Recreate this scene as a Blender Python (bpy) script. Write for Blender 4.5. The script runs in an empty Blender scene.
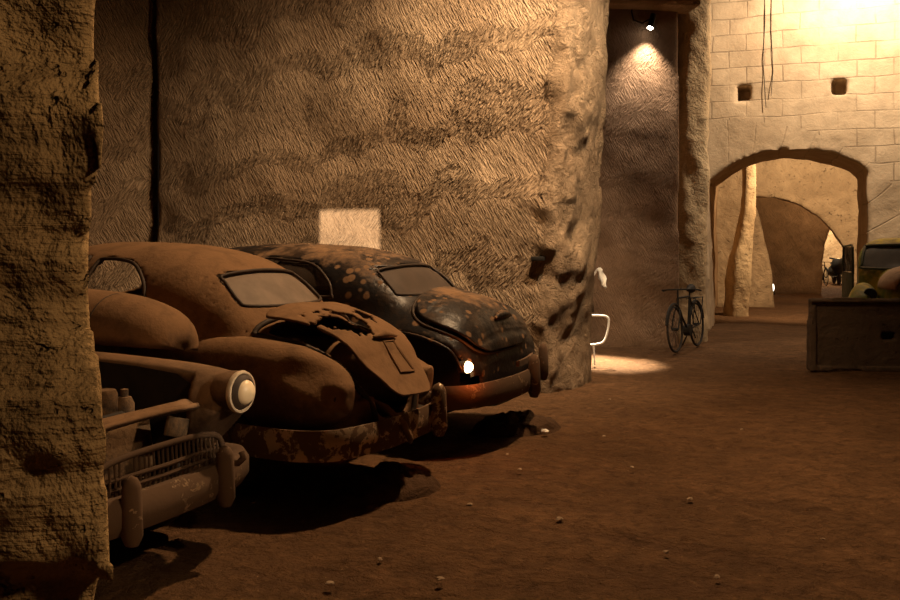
import bpy, math, random
import numpy as np
from mathutils import Vector, Matrix

random.seed(7)
rng = np.random.default_rng(11)
S = bpy.context.scene
COL = S.collection

# ------------------------------------------------------------------ camera, world, lamps, exposure
cam_d = bpy.data.cameras.new('camera'); cam = bpy.data.objects.new('camera', cam_d); COL.objects.link(cam)
cam.location = (0, 0, 1.6); cam.rotation_euler = (math.pi/2, 0, 0)
cam_d.lens = 35; cam_d.sensor_width = 36; cam_d.shift_y = -55/900
cam_d.clip_end = 200
S.camera = cam
S.view_settings.view_transform = 'Standard'; S.view_settings.look = 'None'
S.view_settings.gamma = 1; S.view_settings.exposure = 0.0
try: S.view_settings.use_curve_mapping = False
except Exception: pass

w = bpy.data.worlds.new('world'); S.world = w; w.use_nodes = True
w.node_tree.nodes['Background'].inputs[0].default_value = (1, .62, .34, 1)
w.node_tree.nodes['Background'].inputs[1].default_value = 0.006

def lamp(name, kind, loc, power, color=(1, .62, .32), target=None, size=.2, spot=80, blend=.5, square=False):
    d = bpy.data.lights.new(name, kind); o = bpy.data.objects.new(name, d); COL.objects.link(o)
    o.location = loc; d.energy = power; d.color = color
    if kind == 'AREA': d.shape = 'DISK'; d.size = size
    else: d.shadow_soft_size = size
    if kind == 'SPOT': d.spot_size = math.radians(spot); d.spot_blend = blend; d.use_square = square
    if target is not None:
        o.rotation_euler = (Vector(target) - Vector(loc)).to_track_quat('-Z', 'Y').to_euler()
    return o

WARM = (1, .63, .33)
PALE = (1, .76, .50)
lamp('lamp_hall', 'SPOT', (1.3, 7.3, 6.2), 1380, WARM, (-.9, 7.2, 0), .12, 142, .85)
lamp('lamp_wall', 'SPOT', (2.3, 7.6, 6.2), 1650, PALE, (.7, 9.7, 3.3), .10, 80, 1.0)
lamp('lamp_arch', 'SPOT', (6.9, 13.9, 6.6), 1250, (1, .79, .57), (6.9, 16.2, 4.4), .15, 150, .8)
lamp('lamp_near', 'SPOT', (2.4, 1.15, 3.7), 300, (1, .67, .37), (-1.9, 2.5, 1.2), .12, 58, .7)
lamp('headlamp_fill', 'SPOT', (3.3, 2.6, 2.4), 520, (1, .76, .50), (-1.08, 4.62, .835), .03, 8, .6)  # added narrow spot, only brightens the near car's headlamp
lamp('lamp_passage', 'SPOT', (2.0, 12.9, 3.2), 7500, (1, .84, .62), (2.05, 12.08, .15), .05, 32, .9)
lamp('lamp_chamber', 'SPOT', (8.2, 18.4, 4.3), 1000, (1, .70, .41), (9.2, 22.0, 1.3), .12, 136, .5)
lamp('lamp_chamber_deep', 'POINT', (11.6, 26.5, 4.2), 210, WARM, None, .15)
lamp('lamp_far', 'POINT', (15.2, 35.5, 3.2), 600, PALE, None, .15)
lamp('patch_light', 'POINT', (-5.35, 5.6, 2.1), 4200, (1, .78, .56), None, .003)  # added light inside the unseen snoot, makes the bright wall patch
lamp('lamp_tail', 'POINT', (.20, 6.645, .655), 3, (1, .20, .03), None, .02)

# ------------------------------------------------------------------ helpers
def setp(o, label=None, cat=None, group=None, kind=None):
    if label: o['label'] = label
    if cat: o['category'] = cat
    if group: o['group'] = group
    if kind: o['kind'] = kind
    return o

def mesh_obj(name, V, F, mat=None, parent=None, smooth=True):
    me = bpy.data.meshes.new(name)
    me.from_pydata([tuple(map(float, v)) for v in V], [], [tuple(int(i) for i in f) for f in F])
    me.update()
    if smooth: me.polygons.foreach_set('use_smooth', [True]*len(me.polygons))
    o = bpy.data.objects.new(name, me); COL.objects.link(o)
    if mat: me.materials.append(mat)
    if parent: o.parent = parent
    return o

def empty(name, loc, rz=0, label=None, cat=None, group=None):
    o = bpy.data.objects.new(name, None); COL.objects.link(o)
    o.location = loc; o.rotation_euler = (0, 0, rz); o.empty_display_size = .2
    return setp(o, label, cat, group)

class MB:
    """collects shapes into one mesh"""
    def __init__(s): s.V = []; s.F = []
    def add(s, V, F):
        n = len(s.V); s.V += [tuple(v) for v in V]; s.F += [tuple(i+n for i in f) for f in F]; return s
    def tube(s, P, r, n=10, closed=False, caps=True):
        P = [Vector(p) for p in P]; m = len(P)
        rr = r if hasattr(r, '__len__') else [r]*m
        V = []; up = Vector((0, 0, 1)); prev = None
        for i, p in enumerate(P):
            if closed: t = P[(i+1) % m] - P[i-1]
            else: t = P[min(i+1, m-1)] - P[max(i-1, 0)]
            t.normalize()
            if prev is None:
                a = up if abs(t.z) < .9 else Vector((1, 0, 0))
                nrm = t.cross(a).normalized()
            else:
                nrm = (prev - t*prev.dot(t))
                if nrm.length < 1e-6: nrm = t.cross(up)
                nrm.normalize()
            prev = nrm; b = t.cross(nrm)
            for k in range(n):
                an = 2*math.pi*k/n
                V.append(p + rr[i]*(math.cos(an)*nrm + math.sin(an)*b))
        F = []
        for i in range(m if closed else m-1):
            j = (i+1) % m
            for k in range(n):
                l = (k+1) % n
                F.append((i*n+k, i*n+l, j*n+l, j*n+k))
        if caps and not closed:
            F.append(tuple(reversed(range(n)))); F.append(tuple((m-1)*n+k for k in range(n)))
        return s.add(V, F)
    def box(s, c, sz, rot=None, bev=0.0):
        hx, hy, hz = [v/2 for v in sz]; b = min(bev, hx*.9, hy*.9, hz*.9)
        V = []
        if b <= 0:
            for z in (-hz, hz):
                for x, y in ((-hx, -hy), (hx, -hy), (hx, hy), (-hx, hy)): V.append(Vector((x, y, z)))
            F = [(3, 2, 1, 0), (4, 5, 6, 7), (0, 1, 5, 4), (1, 2, 6, 5), (2, 3, 7, 6), (3, 0, 4, 7)]
        else:
            import bmesh
            bm = bmesh.new(); bmesh.ops.create_cube(bm, size=1)
            bmesh.ops.scale(bm, vec=sz, verts=bm.verts)
            bmesh.ops.bevel(bm, geom=list(bm.edges), offset=b, segments=2, profile=.6, affect='EDGES')
            bm.verts.index_update()
            V = [v.co.copy() for v in bm.verts]; F = [tuple(v.index for v in f.verts) for f in bm.faces]; bm.free()
        M = rot if rot is not None else Matrix.Identity(3)
        return s.add([M @ v + Vector(c) for v in V], F)
    def lathe(s, prof, c=(0, 0, 0), axis='z', n=28, rot=None):
        V = []; F = []; m = len(prof)
        for k in range(n):
            a = 2*math.pi*k/n
            for r, h in prof:
                if axis == 'z': v = Vector((r*math.cos(a), r*math.sin(a), h))
                elif axis == 'y': v = Vector((r*math.cos(a), h, r*math.sin(a)))
                else: v = Vector((h, r*math.cos(a), r*math.sin(a)))
                if rot is not None: v = rot @ v
                V.append(v + Vector(c))
        for k in range(n):
            l = (k+1) % n
            for i in range(m-1):
                F.append((k*m+i, l*m+i, l*m+i+1, k*m+i+1))
        return s.add(V, F)
    def build(s, name, mat, parent=None, smooth=True, sub=0):
        o = mesh_obj(name, s.V, s.F, mat, parent, smooth)
        if smooth:
            try: o.data.set_sharp_from_angle(angle=math.radians(50))
            except Exception: pass
        if sub:
            md = o.modifiers.new('s', 'SUBSURF'); md.levels = sub; md.render_levels = sub
        return o

def pchip(xs, ys):
    xs = np.array(xs, float); ys = np.array(ys, float)
    h = np.diff(xs); d = np.diff(ys)/h
    m = np.zeros(len(xs)); m[0] = d[0]; m[-1] = d[-1]
    for i in range(1, len(xs)-1):
        m[i] = 0 if d[i-1]*d[i] <= 0 else 2*d[i-1]*d[i]/(d[i-1]+d[i])
    def f(x):
        x = np.clip(np.asarray(x, float), xs[0], xs[-1])
        i = np.clip(np.searchsorted(xs, x, side='right')-1, 0, len(xs)-2)
        t = (x-xs[i])/h[i]
        return ((2*t**3-3*t**2+1)*ys[i] + (t**3-2*t**2+t)*h[i]*m[i] + (-2*t**3+3*t**2)*ys[i+1] + (t**3-t**2)*h[i]*m[i+1])
    return f

LAT = np.random.default_rng(3).random((64, 64, 64)).astype(np.float32)
def vnoise(x, y, z):
    xi = np.floor(x).astype(int); yi = np.floor(y).astype(int); zi = np.floor(z).astype(int)
    fx = x-xi; fy = y-yi; fz = z-zi
    fx = fx*fx*(3-2*fx); fy = fy*fy*(3-2*fy); fz = fz*fz*(3-2*fz)
    g = lambda a, b, c: LAT[(xi+a) & 63, (yi+b) & 63, (zi+c) & 63]
    c00 = g(0,0,0)*(1-fx)+g(1,0,0)*fx; c10 = g(0,1,0)*(1-fx)+g(1,1,0)*fx
    c01 = g(0,0,1)*(1-fx)+g(1,0,1)*fx; c11 = g(0,1,1)*(1-fx)+g(1,1,1)*fx
    return ((c00*(1-fy)+c10*fy)*(1-fz) + (c01*(1-fy)+c11*fy)*fz)*2-1
def fbm(x, y, z, oct=3):
    v = 0; a = 1
    for i in range(oct):
        v = v + a*vnoise(x+17.3*i, y+5.1*i, z+9.7*i); x = x*2.03; y = y*2.03; z = z*2.03; a *= .5
    return v

def snets(F, org, h):
    """surface nets: grid F (inside < 0) -> verts, quads"""
    nx, ny, nz = F.shape
    ins = F < 0
    c = np.zeros((nx-1, ny-1, nz-1), np.int8)
    for a in (0, 1):
        for b in (0, 1):
            for d in (0, 1): c += ins[a:nx-1+a, b:ny-1+b, d:nz-1+d]
    act = (c > 0) & (c < 8)
    I, J, K = np.nonzero(act)
    idx = -np.ones(act.shape, np.int64); idx[I, J, K] = np.arange(len(I))
    P = np.zeros((len(I), 3)); N = np.zeros(len(I))
    cor = [(0,0,0),(1,0,0),(0,1,0),(1,1,0),(0,0,1),(1,0,1),(0,1,1),(1,1,1)]
    for a in range(8):
        for b in range(a+1, 8):
            if sum(abs(p-q) for p, q in zip(cor[a], cor[b])) != 1: continue
            fa = F[I+cor[a][0], J+cor[a][1], K+cor[a][2]]; fb = F[I+cor[b][0], J+cor[b][1], K+cor[b][2]]
            m = (fa < 0) != (fb < 0)
            t = np.where(m, fa/np.where(m, fa-fb, 1), 0)
            for k in range(3): P[:, k] += np.where(m, cor[a][k]+t*(cor[b][k]-cor[a][k]), 0)
            N += m
    P /= N[:, None]
    V = (P + np.stack([I, J, K], 1))*h + np.array(org)
    Q = []
    for ax in range(3):
        A = [slice(None)]*3; B = [slice(None)]*3
        A[ax] = slice(0, -1); B[ax] = slice(1, None)
        a = ins[tuple(A)]; b = ins[tuple(B)]
        o1, o2 = (ax+1) % 3, (ax+2) % 3
        E = np.argwhere(a != b)
        ok = (E[:, o1] > 0) & (E[:, o2] > 0) & (E[:, o1] < F.shape[o1]-1) & (E[:, o2] < F.shape[o2]-1)
        E = E[ok]
        if not len(E): continue
        fl = a[E[:, 0], E[:, 1], E[:, 2]]
        q = []
        for d1, d2 in ((-1, -1), (0, -1), (0, 0), (-1, 0)):
            e = E.copy(); e[:, o1] += d1; e[:, o2] += d2
            q.append(idx[e[:, 0], e[:, 1], e[:, 2]])
        q = np.stack(q, 1)
        q[~fl] = q[~fl][:, ::-1]
        Q.append(q)
    return V, np.concatenate(Q)

def big_mesh(name, V, Q, mat, parent=None):
    me = bpy.data.meshes.new(name); n = len(Q)
    me.vertices.add(len(V)); me.vertices.foreach_set('co', V.astype(np.float32).ravel())
    me.loops.add(4*n); me.loops.foreach_set('vertex_index', Q.astype(np.int32).ravel())
    me.polygons.add(n); me.polygons.foreach_set('loop_start', np.arange(0, 4*n, 4, dtype=np.int32))
    me.polygons.foreach_set('use_smooth', np.ones(n, bool))
    me.update(calc_edges=True); me.validate()
    me.materials.append(mat)
    o = bpy.data.objects.new(name, me); COL.objects.link(o)
    if parent: o.parent = parent
    return o

def grid(b0, b1, h):
    ax = [np.arange(b0[k]-2*h, b1[k]+2*h+1e-9, h) for k in range(3)]
    X, Y, Z = np.meshgrid(*ax, indexing='ij')
    return X, Y, Z, np.array([a[0] for a in ax])
def nrm(F, h, lim=3.0):
    g = np.gradient(F, h); m = np.sqrt(sum(v*v for v in g))
    return np.clip(F/np.maximum(m, .15), -lim, lim)
def smin(a, b, k):
    hh = np.clip(.5+.5*(b-a)/k, 0, 1); return b*(1-hh)+a*hh - k*hh*(1-hh)
def poly_sd(px, py, poly):
    P = np.array(poly, float); d = np.full(px.shape, 1e9); ins = np.zeros(px.shape, bool)
    for i in range(len(P)):
        a = P[i]; b = P[(i+1) % len(P)]; e = b-a
        t = np.clip(((px-a[0])*e[0]+(py-a[1])*e[1])/(e@e), 0, 1)
        d = np.minimum(d, (px-a[0]-t*e[0])**2+(py-a[1]-t*e[1])**2)
        cr = ((a[1] > py) != (b[1] > py)) & (px < (b[0]-a[0])*(py-a[1])/(b[1]-a[1]+1e-12)+a[0])
        ins ^= cr
    d = np.sqrt(d); return np.where(ins, -d, d)
class Field:
    def __init__(s, F, org, h): s.F = F; s.o = np.array(org); s.h = h
    def __call__(s, P):
        q = (np.asarray(P, float)-s.o)/s.h
        q = np.clip(q, 0, np.array(s.F.shape)-1.001); i = q.astype(int); f = q-i
        r = 0
        for a in (0, 1):
            for b in (0, 1):
                for c in (0, 1):
                    wgt = (f[:, 0] if a else 1-f[:, 0])*(f[:, 1] if b else 1-f[:, 1])*(f[:, 2] if c else 1-f[:, 2])
                    r = r + wgt*s.F[i[:, 0]+a, i[:, 1]+b, i[:, 2]+c]
        return r
    def project(s, P, d, off=0.0, far=2.5):
        """march every point of P along d until the field reads off"""
        P = np.array(P, float); d = np.array(d, float); d /= np.linalg.norm(d)
        t = np.zeros(len(P)); hit = np.zeros(len(P), bool); step = .02
        for k in range(int(far/step)):
            v = s(P+d*t[:, None])
            hit |= v <= 0; t[~hit] += step
            if hit.all(): break
        lo = t-step; hi = t.copy()
        for k in range(12):
            m = (lo+hi)/2; v = s(P+d*m[:, None])
            lo = np.where(v > 0, m, lo); hi = np.where(v > 0, hi, m)
        q = P+d*hi[:, None]
        if off:
            e_ = .03; g = np.stack([s(q+np.eye(3)[k]*e_)-s(q-np.eye(3)[k]*e_) for k in range(3)], 1)
            g = g/np.maximum(np.linalg.norm(g, axis=1), 1e-6)[:, None] - .6*d[None]
            q = q + off*g/np.linalg.norm(g, axis=1)[:, None]
        return q

def smooth_poly(pts, n=6, closed=True):
    """catmull-rom through 2-D points"""
    P = np.array(pts, float); m = len(P); out = []
    for i in range(m if closed else m-1):
        p0, p1, p2, p3 = [P[(i+k) % m] if closed else P[min(max(i+k, 0), m-1)] for k in (-1, 0, 1, 2)]
        for t in np.arange(n)/n:
            out.append(.5*((2*p1)+(-p0+p2)*t+(2*p0-5*p1+4*p2-p3)*t*t+(-p0+3*p1-3*p2+p3)*t**3))
    if not closed: out.append(P[-1])
    return np.array(out)

def patch_grid(outline, to3d, rings=7):
    """disc mesh of an outline in 2-D mapped to 3-D"""
    c = outline.mean(0); n = len(outline); P2 = []
    for r in range(rings): P2.append(c+(outline-c)*(1-r/rings))
    P2 = np.concatenate(P2+[c[None]])
    V = to3d(P2); F = []
    for r in range(rings-1):
        for k in range(n):
            l = (k+1) % n; F.append((r*n+k, r*n+l, (r+1)*n+l, (r+1)*n+k))
    for k in range(n): F.append(((rings-1)*n+k, (rings-1)*n+(k+1) % n, rings*n))
    return V, F

# ------------------------------------------------------------------ materials
class NT:
    def __init__(s, name):
        s.m = bpy.data.materials.new(name); s.m.use_nodes = True; s.t = s.m.node_tree; s.N = s.t.nodes
        s.b = s.N['Principled BSDF']
    def n(s, typ, **kw):
        o = s.N.new(typ)
        for k, v in kw.items(): setattr(o, k, v)
        return o
    def l(s, a, b): s.t.links.new(a, b)
    def obj(s): return s.n('ShaderNodeTexCoord').outputs['Object']
    def mapping(s, src, scale=(1,1,1), rot=(0,0,0), loc=(0,0,0)):
        m = s.n('ShaderNodeMapping'); s.l(src, m.inputs[0])
        m.inputs['Scale'].default_value = scale; m.inputs['Rotation'].default_value = rot; m.inputs['Location'].default_value = loc
        return m.outputs[0]
    def noise(s, src, scale=5, detail=4, rough=.55, dist=0):
        o = s.n('ShaderNodeTexNoise'); s.l(src, o.inputs['Vector'])
        o.inputs['Scale'].default_value = scale; o.inputs['Detail'].default_value = detail
        o.inputs['Roughness'].default_value = rough; o.inputs['Distortion'].default_value = dist
        return o.outputs['Fac']
    def ramp(s, fac, stops):
        r = s.n('ShaderNodeValToRGB'); s.l(fac, r.inputs[0]); e = r.color_ramp.elements
        while len(e) < len(stops): e.new(.5)
        for q, (p, c) in zip(e, stops):
            q.position = p; q.color = (c, c, c, 1) if not hasattr(c, '__len__') else (*c, 1)
        return r.outputs[0]
    def mix(s, fac, a, b, typ='MIX'):
        o = s.n('ShaderNodeMix', data_type='RGBA', blend_type=typ)
        for i, v in ((0, fac), (6, a), (7, b)):
            if hasattr(v, 'is_linked') or hasattr(v, 'links'): s.l(v, o.inputs[i])
            elif i == 0: o.inputs[0].default_value = v
            else: o.inputs[i].default_value = (*v, 1)
        return o.outputs[2]
    def math(s, op, a, b=0.0, c=0.0, clamp=False):
        o = s.n('ShaderNodeMath', operation=op, use_clamp=clamp)
        for i, v in enumerate((a, b, c)):
            if hasattr(v, 'links'): s.l(v, o.inputs[i])
            else: o.inputs[i].default_value = v
        return o.outputs[0]
    def bump(s, h, strength=.5, dist=.05, prev=None):
        o = s.n('ShaderNodeBump'); s.l(h, o.inputs['Height'])
        o.inputs['Strength'].default_value = strength; o.inputs['Distance'].default_value = dist
        if prev is not None: s.l(prev, o.inputs['Normal'])
        return o.outputs[0]
    def out(s, color, rough=.9, normal=None, metal=0, spec=.2):
        for k, v in (('Base Color', color), ('Roughness', rough), ('Metallic', metal), ('Specular IOR Level', spec)):
            if hasattr(v, 'links'): s.l(v, s.b.inputs[k])
            elif k == 'Base Color': s.b.inputs[k].default_value = (*v, 1)
            else: s.b.inputs[k].default_value = v
        if normal is not None: s.l(normal, s.b.inputs['Normal'])
        return s.m

def rock_mat(name, dark, light, marks=0.0, mark_scale=1.0, bump=.6, strata=0.0, end=None):
    t = NT(name); o = t.obj()
    big = t.noise(o, .7, 4, .6); mid = t.noise(o, 3.2, 5, .65, .3); fine = t.noise(o, 26, 4, .7)
    col = t.mix(t.ramp(big, [(.3, 0), (.7, 1)]), dark, light)
    col = t.mix(t.ramp(mid, [(.35, 0.0), (.75, .55)]), col, tuple(v*.55 for v in dark))
    pits = t.ramp(t.noise(o, 11, 3, .6), [(.27, 0), (.36, 1)])
    col = t.mix(t.ramp(pits, [(0, .45), (1, 0)]), col, tuple(v*.3 for v in dark))
    nr = t.bump(mid, bump*.7, .09); nr = t.bump(fine, bump*.5, .02, nr); nr = t.bump(pits, bump*.6, .03, nr)
    if strata:
        st = t.noise(t.mapping(o, (.35, .35, 5.0)), 2.2, 4, .6, .4)
        nr = t.bump(st, strata, .12, nr)
        col = t.mix(t.ramp(st, [(.35, .5), (.55, 0)]), col, tuple(v*.5 for v in dark))
    if marks:
        warp = t.noise(o, .9, 2, .5)
        sep = t.n('ShaderNodeSeparateXYZ'); t.l(o, sep.inputs[0])
        zz = t.math('ADD', t.math('MULTIPLY', sep.outputs[2], 1.15), t.math('MULTIPLY', warp, 2.6))
        zz = t.math('ADD', zz, t.math('MULTIPLY', sep.outputs[0], -.16))
        band = t.math('FRACT', zz)
        band = t.ramp(band, [(.40, 0), (.50, 1), (.93, 1), (1, 0)])
        a = t.noise(t.mapping(t.mapping(o, rot=(0, .95, 0)), (5.5*mark_scale, 12, 36*mark_scale)), 1.0, 2.0, .55, .5)
        b = t.noise(t.mapping(t.mapping(o, rot=(0, 2.05, 0)), (5.5*mark_scale, 12, 36*mark_scale)), 1.0, 2.0, .55, .5)
        mk = t.n('ShaderNodeMix', data_type='FLOAT'); t.l(band, mk.inputs[0]); t.l(a, mk.inputs[2]); t.l(b, mk.inputs[3])
        pm_ = t.ramp(t.noise(o, .8, 3, .6, .5), [(.32, .25), (.62, 1)])
        st = t.ramp(mk.outputs[0], [(.34, 0), (.64, 1)])
        if end is not None:
            ex = t.math('SUBTRACT', t.math('SUBTRACT', sep.outputs[0], t.math('MULTIPLY', sep.outputs[2], .06)), t.math('MULTIPLY', mid, .25))
            en_ = t.ramp(t.math('MULTIPLY', t.math('SUBTRACT', ex, end), 8.0, clamp=True), [(0, 1), (1, 0)])
            pm_ = t.math('MULTIPLY', pm_, en_)
            rough_end = t.math('MULTIPLY', t.noise(o, 7, 6, .75, .5), t.math('SUBTRACT', 1.0, en_))
            nr = t.bump(rough_end, 1.0, .16, nr)
        st = t.math('ADD', t.math('MULTIPLY', st, pm_), t.math('MULTIPLY', t.math('SUBTRACT', 1.0, pm_), .5))
        nr = t.bump(st, marks, .045, nr)
        col = t.mix(t.ramp(st, [(0, .36), (.55, 0)]), col, tuple(v*.45 for v in dark))
    return t.out(col, .95, nr, 0, .1)

def dusty_mat(name, paint, dust, cover=.6, spots=0.0, rough=.75, tint=None, scale=1.0):
    """old paint under cave dust; the dust settles thicker on what faces up"""
    t = NT(name); o = t.obj()
    n1 = t.noise(o, 2.3*scale, 5, .6, .2); n2 = t.noise(o, 17*scale, 4, .7)
    geo = t.n('ShaderNodeNewGeometry'); sp = t.n('ShaderNodeSeparateXYZ'); t.l(geo.outputs['Normal'], sp.inputs[0])
    up = t.math('MULTIPLY', sp.outputs[2], .32)
    f = t.math('ADD', t.math('ADD', t.math('MULTIPLY', n1, .9), t.math('MULTIPLY', n2, .25)), up)
    f = t.ramp(f, [(max(.01, .98-cover), 0), (min(.99, 1.16-cover), 1)])
    if spots:
        vo = t.n('ShaderNodeTexVoronoi'); t.l(t.mapping(o, (1, 1, 1)), vo.inputs['Vector']); vo.inputs['Scale'].default_value = 9*scale
        sz = t.math('MULTIPLY', t.noise(o, 3.1, 2), .62)
        sm = t.math('SUBTRACT', sz, vo.outputs['Distance'])
        sm = t.ramp(sm, [(.01, 0), (.12, spots)])
        f = t.math('MAXIMUM', f, sm)
    col = t.mix(f, paint, dust)
    grime = t.ramp(t.noise(o, 5.5*scale, 5, .7, .5), [(.30, .55), (.52, 0)])
    col = t.mix(grime, col, tuple(v*.35 for v in dust))
    if tint:
        col = t.mix(t.ramp(t.noise(o, 4, 4, .6), [(.48, 0), (.62, .8)]), col, tint)
    rg = t.ramp(f, [(0, rough*.55), (1, .95)])
    nr = t.bump(n1, .35, .03); nr = t.bump(n2, .4, .012, nr)
    return t.out(col, rg, nr, 0, .3)

def plain_mat(name, c, rough=.6, metal=0, var=.35, scale=12, bump=.1, spec=.4):
    t = NT(name); o = t.obj(); n = t.noise(o, scale, 4, .6)
    col = t.mix(t.ramp(n, [(.35, 0), (.65, 1)]), tuple(v*(1-var) for v in c), c)
    return t.out(col, rough, t.bump(n, bump, .01), metal, spec)

def chrome_mat(name, c=(.62, .52, .40), dust=(.17, .095, .045), clean=.5):
    t = NT(name); o = t.obj()
    n = t.noise(o, 9, 5, .7, .4)
    f = t.ramp(n, [(clean-.05, 1), (clean+.02, 0)])      # dust where 1
    f = t.ramp(n, [(clean, 1), (clean+.04, 0)])
    col = t.mix(f, c, dust)
    r = t.ramp(f, [(0, .28), (1, .95)]); me = t.ramp(f, [(0, .55), (1, 0)])
    return t.out(col, r, t.bump(n, .35, .012), me, .4)

def glow_mat(name, c, st):
    m = bpy.data.materials.new(name); m.use_nodes = True; b = m.node_tree.nodes['Principled BSDF']
    b.inputs['Base Color'].default_value = (*c, 1); b.inputs['Emission Color'].default_value = (*c, 1); b.inputs['Emission Strength'].default_value = st
    return m

M_wall = rock_mat('tooled_tuff', (.30, .20, .12), (.50, .36, .23), 0.95, 1.45, .55, end=5.08)
M_left = rock_mat('tooled_tuff_shaded', (.28, .185, .11), (.44, .31, .19), 0.95, 1.45, .55)  # tooled tuff again, darkened in colour for the unlit left wall
M_near = rock_mat('rough_tuff', (.26, .16, .07), (.48, .32, .15), 0, 1, 1.6, .35)
M_edge = rock_mat('broken_tuff', (.36, .23, .12), (.50, .33, .19), 0, 1, 1.0, .5)
M_recess = rock_mat('smooth_tuff', (.30, .19, .115), (.40, .26, .165), .55, 1.5, .4)
M_pier = rock_mat('pale_tuff', (.42, .29, .16), (.60, .45, .27), 0, 1, 1.3)
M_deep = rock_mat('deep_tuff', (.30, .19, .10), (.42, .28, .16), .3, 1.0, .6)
M_ceil = rock_mat('ceiling_tuff', (.28, .18, .10), (.38, .25, .15), 0, 1, .8)

def floor_mat():
    t = NT('packed_earth'); o = t.obj()
    a = t.noise(o, .55, 4, .6); b = t.noise(o, 4.5, 6, .65, .3); c = t.noise(o, 32, 4, .7)
    ruts = t.noise(t.mapping(t.mapping(o, rot=(0, 0, .5)), (.5, 3.2, 1)), 1.3, 4, .6, .5)
    col = t.mix(t.ramp(a, [(.35, 0), (.65, 1)]), (.108, .057, .026), (.185, .098, .046))
    col = t.mix(t.ramp(b, [(.40, .45), (.56, 0)]), col, (.085, .046, .023))
    col = t.mix(t.ramp(ruts, [(.35, .55), (.5, 0)]), col, (.095, .05, .026))
    chips = t.ramp(t.noise(o, 60, 2, .5), [(.73, 0), (.76, .7)])
    cl_ = t.ramp(t.noise(o, 10, 5, .7, .6), [(.36, .6), (.50, 0)]); col = t.mix(cl_, col, (.06, .031, .014))
    cl2 = t.ramp(t.noise(o, 7, 5, .65, .4), [(.56, 0), (.70, .45)]); col = t.mix(cl2, col, (.24, .13, .065))
    col = t.mix(chips, col, (.36, .24, .14))
    e = t.noise(o, 13, 5, .7, .4); nr = t.bump(b, .7, .05); nr = t.bump(e, 1.0, .06, nr); nr = t.bump(c, .8, .014, nr); nr = t.bump(ruts, .5, .06, nr)
    return t.out(col, .95, nr, 0, .12)
M_floor = floor_mat()

def brick_mat(name, dark, light, arc=None):
    t = NT(name); o = t.obj()
    wob = t.n('ShaderNodeTexNoise'); t.l(o, wob.inputs['Vector']); wob.inputs['Scale'].default_value = 1.3
    sc = t.n('ShaderNodeVectorMath', operation='SCALE'); t.l(wob.outputs['Color'], sc.inputs[0]); sc.inputs['Scale'].default_value = .10
    ad = t.n('ShaderNodeVectorMath', operation='ADD'); t.l(o, ad.inputs[0]); t.l(sc.outputs[0], ad.inputs[1])
    v = t.mapping(ad.outputs[0], rot=(-math.pi/2, 0, 0))
    sw = t.n('ShaderNodeSeparateXYZ'); t.l(ad.outputs[0], sw.inputs[0])
    cb = t.n('ShaderNodeCombineXYZ'); t.l(sw.outputs[0], cb.inputs[0]); t.l(sw.outputs[2], cb.inputs[1])
    br = t.n('ShaderNodeTexBrick'); t.l(cb.outputs[0], br.inputs['Vector'])
    br.inputs['Scale'].default_value = 1; br.inputs['Brick Width'].default_value = .62; br.inputs['Row Height'].default_value = .31
    br.inputs['Mortar Size'].default_value = .014; br.inputs['Mortar Smooth'].default_value = .4; br.inputs['Bias'].default_value = 0
    br.inputs['Color1'].default_value = (0, 0, 0, 1); br.inputs['Color2'].default_value = (1, 1, 1, 1); br.inputs['Mortar'].default_value = (.5, .5, .5, 1)
    fac = br.outputs['Fac']
    if arc:
        cx, cz, R0, R1, step = arc
        dx = t.math('SUBTRACT', sw.outputs[0], cx); dz = t.math('SUBTRACT', sw.outputs[2], cz)
        rad = t.math('SQRT', t.math('ADD', t.math('MULTIPLY', dx, dx), t.math('MULTIPLY', dz, dz)))
        an = t.math('FRACT', t.math('DIVIDE', t.math('ARCTAN2', dz, dx), step))
        vs = t.ramp(an, [(0, .65), (.04, 0), (.96, 0), (1, .65)])
        msk = t.math('LESS_THAN', rad, R1)
        mm = t.n('ShaderNodeMix', data_type='FLOAT'); t.l(msk, mm.inputs[0]); t.l(fac, mm.inputs[2]); t.l(vs, mm.inputs[3])
        fac = mm.outputs[0]
    mid = t.noise(o, 3.0, 5, .65, .3); fine = t.noise(o, 24, 4, .7)
    wear = t.ramp(t.noise(o, 1.1, 3, .6), [(.38, .1), (.6, 1)])
    fac = t.math('MULTIPLY', fac, wear)
    col = t.mix(t.ramp(t.noise(o, .9, 4, .6), [(.3, 0), (.7, 1)]), dark, light)
    col = t.mix(t.math('MULTIPLY', br.outputs['Color'], .22), col, tuple(v*.62 for v in dark))
    col = t.mix(t.ramp(mid, [(.45, 0), (.8, .5)]), col, tuple(v*.5 for v in dark))
    col = t.mix(t.math('MULTIPLY', fac, .55), col, tuple(v*.35 for v in dark))
    nr = t.bump(mid, .5, .05); nr = t.bump(fine, .4, .015, nr)
    inv = t.math('SUBTRACT', 1.0, fac); nr = t.bump(inv, .6, .02, nr)
    return t.out(col, .95, nr, 0, .1)
M_arch = brick_mat('tuff_blocks', (.46, .33, .20), (.60, .45, .29), (1.6, .35, 2.6, 3.62, .145))
M_arch2 = rock_mat('inner_tuff', (.34, .24, .14), (.52, .38, .23), 0, 1, 1.5)

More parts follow.
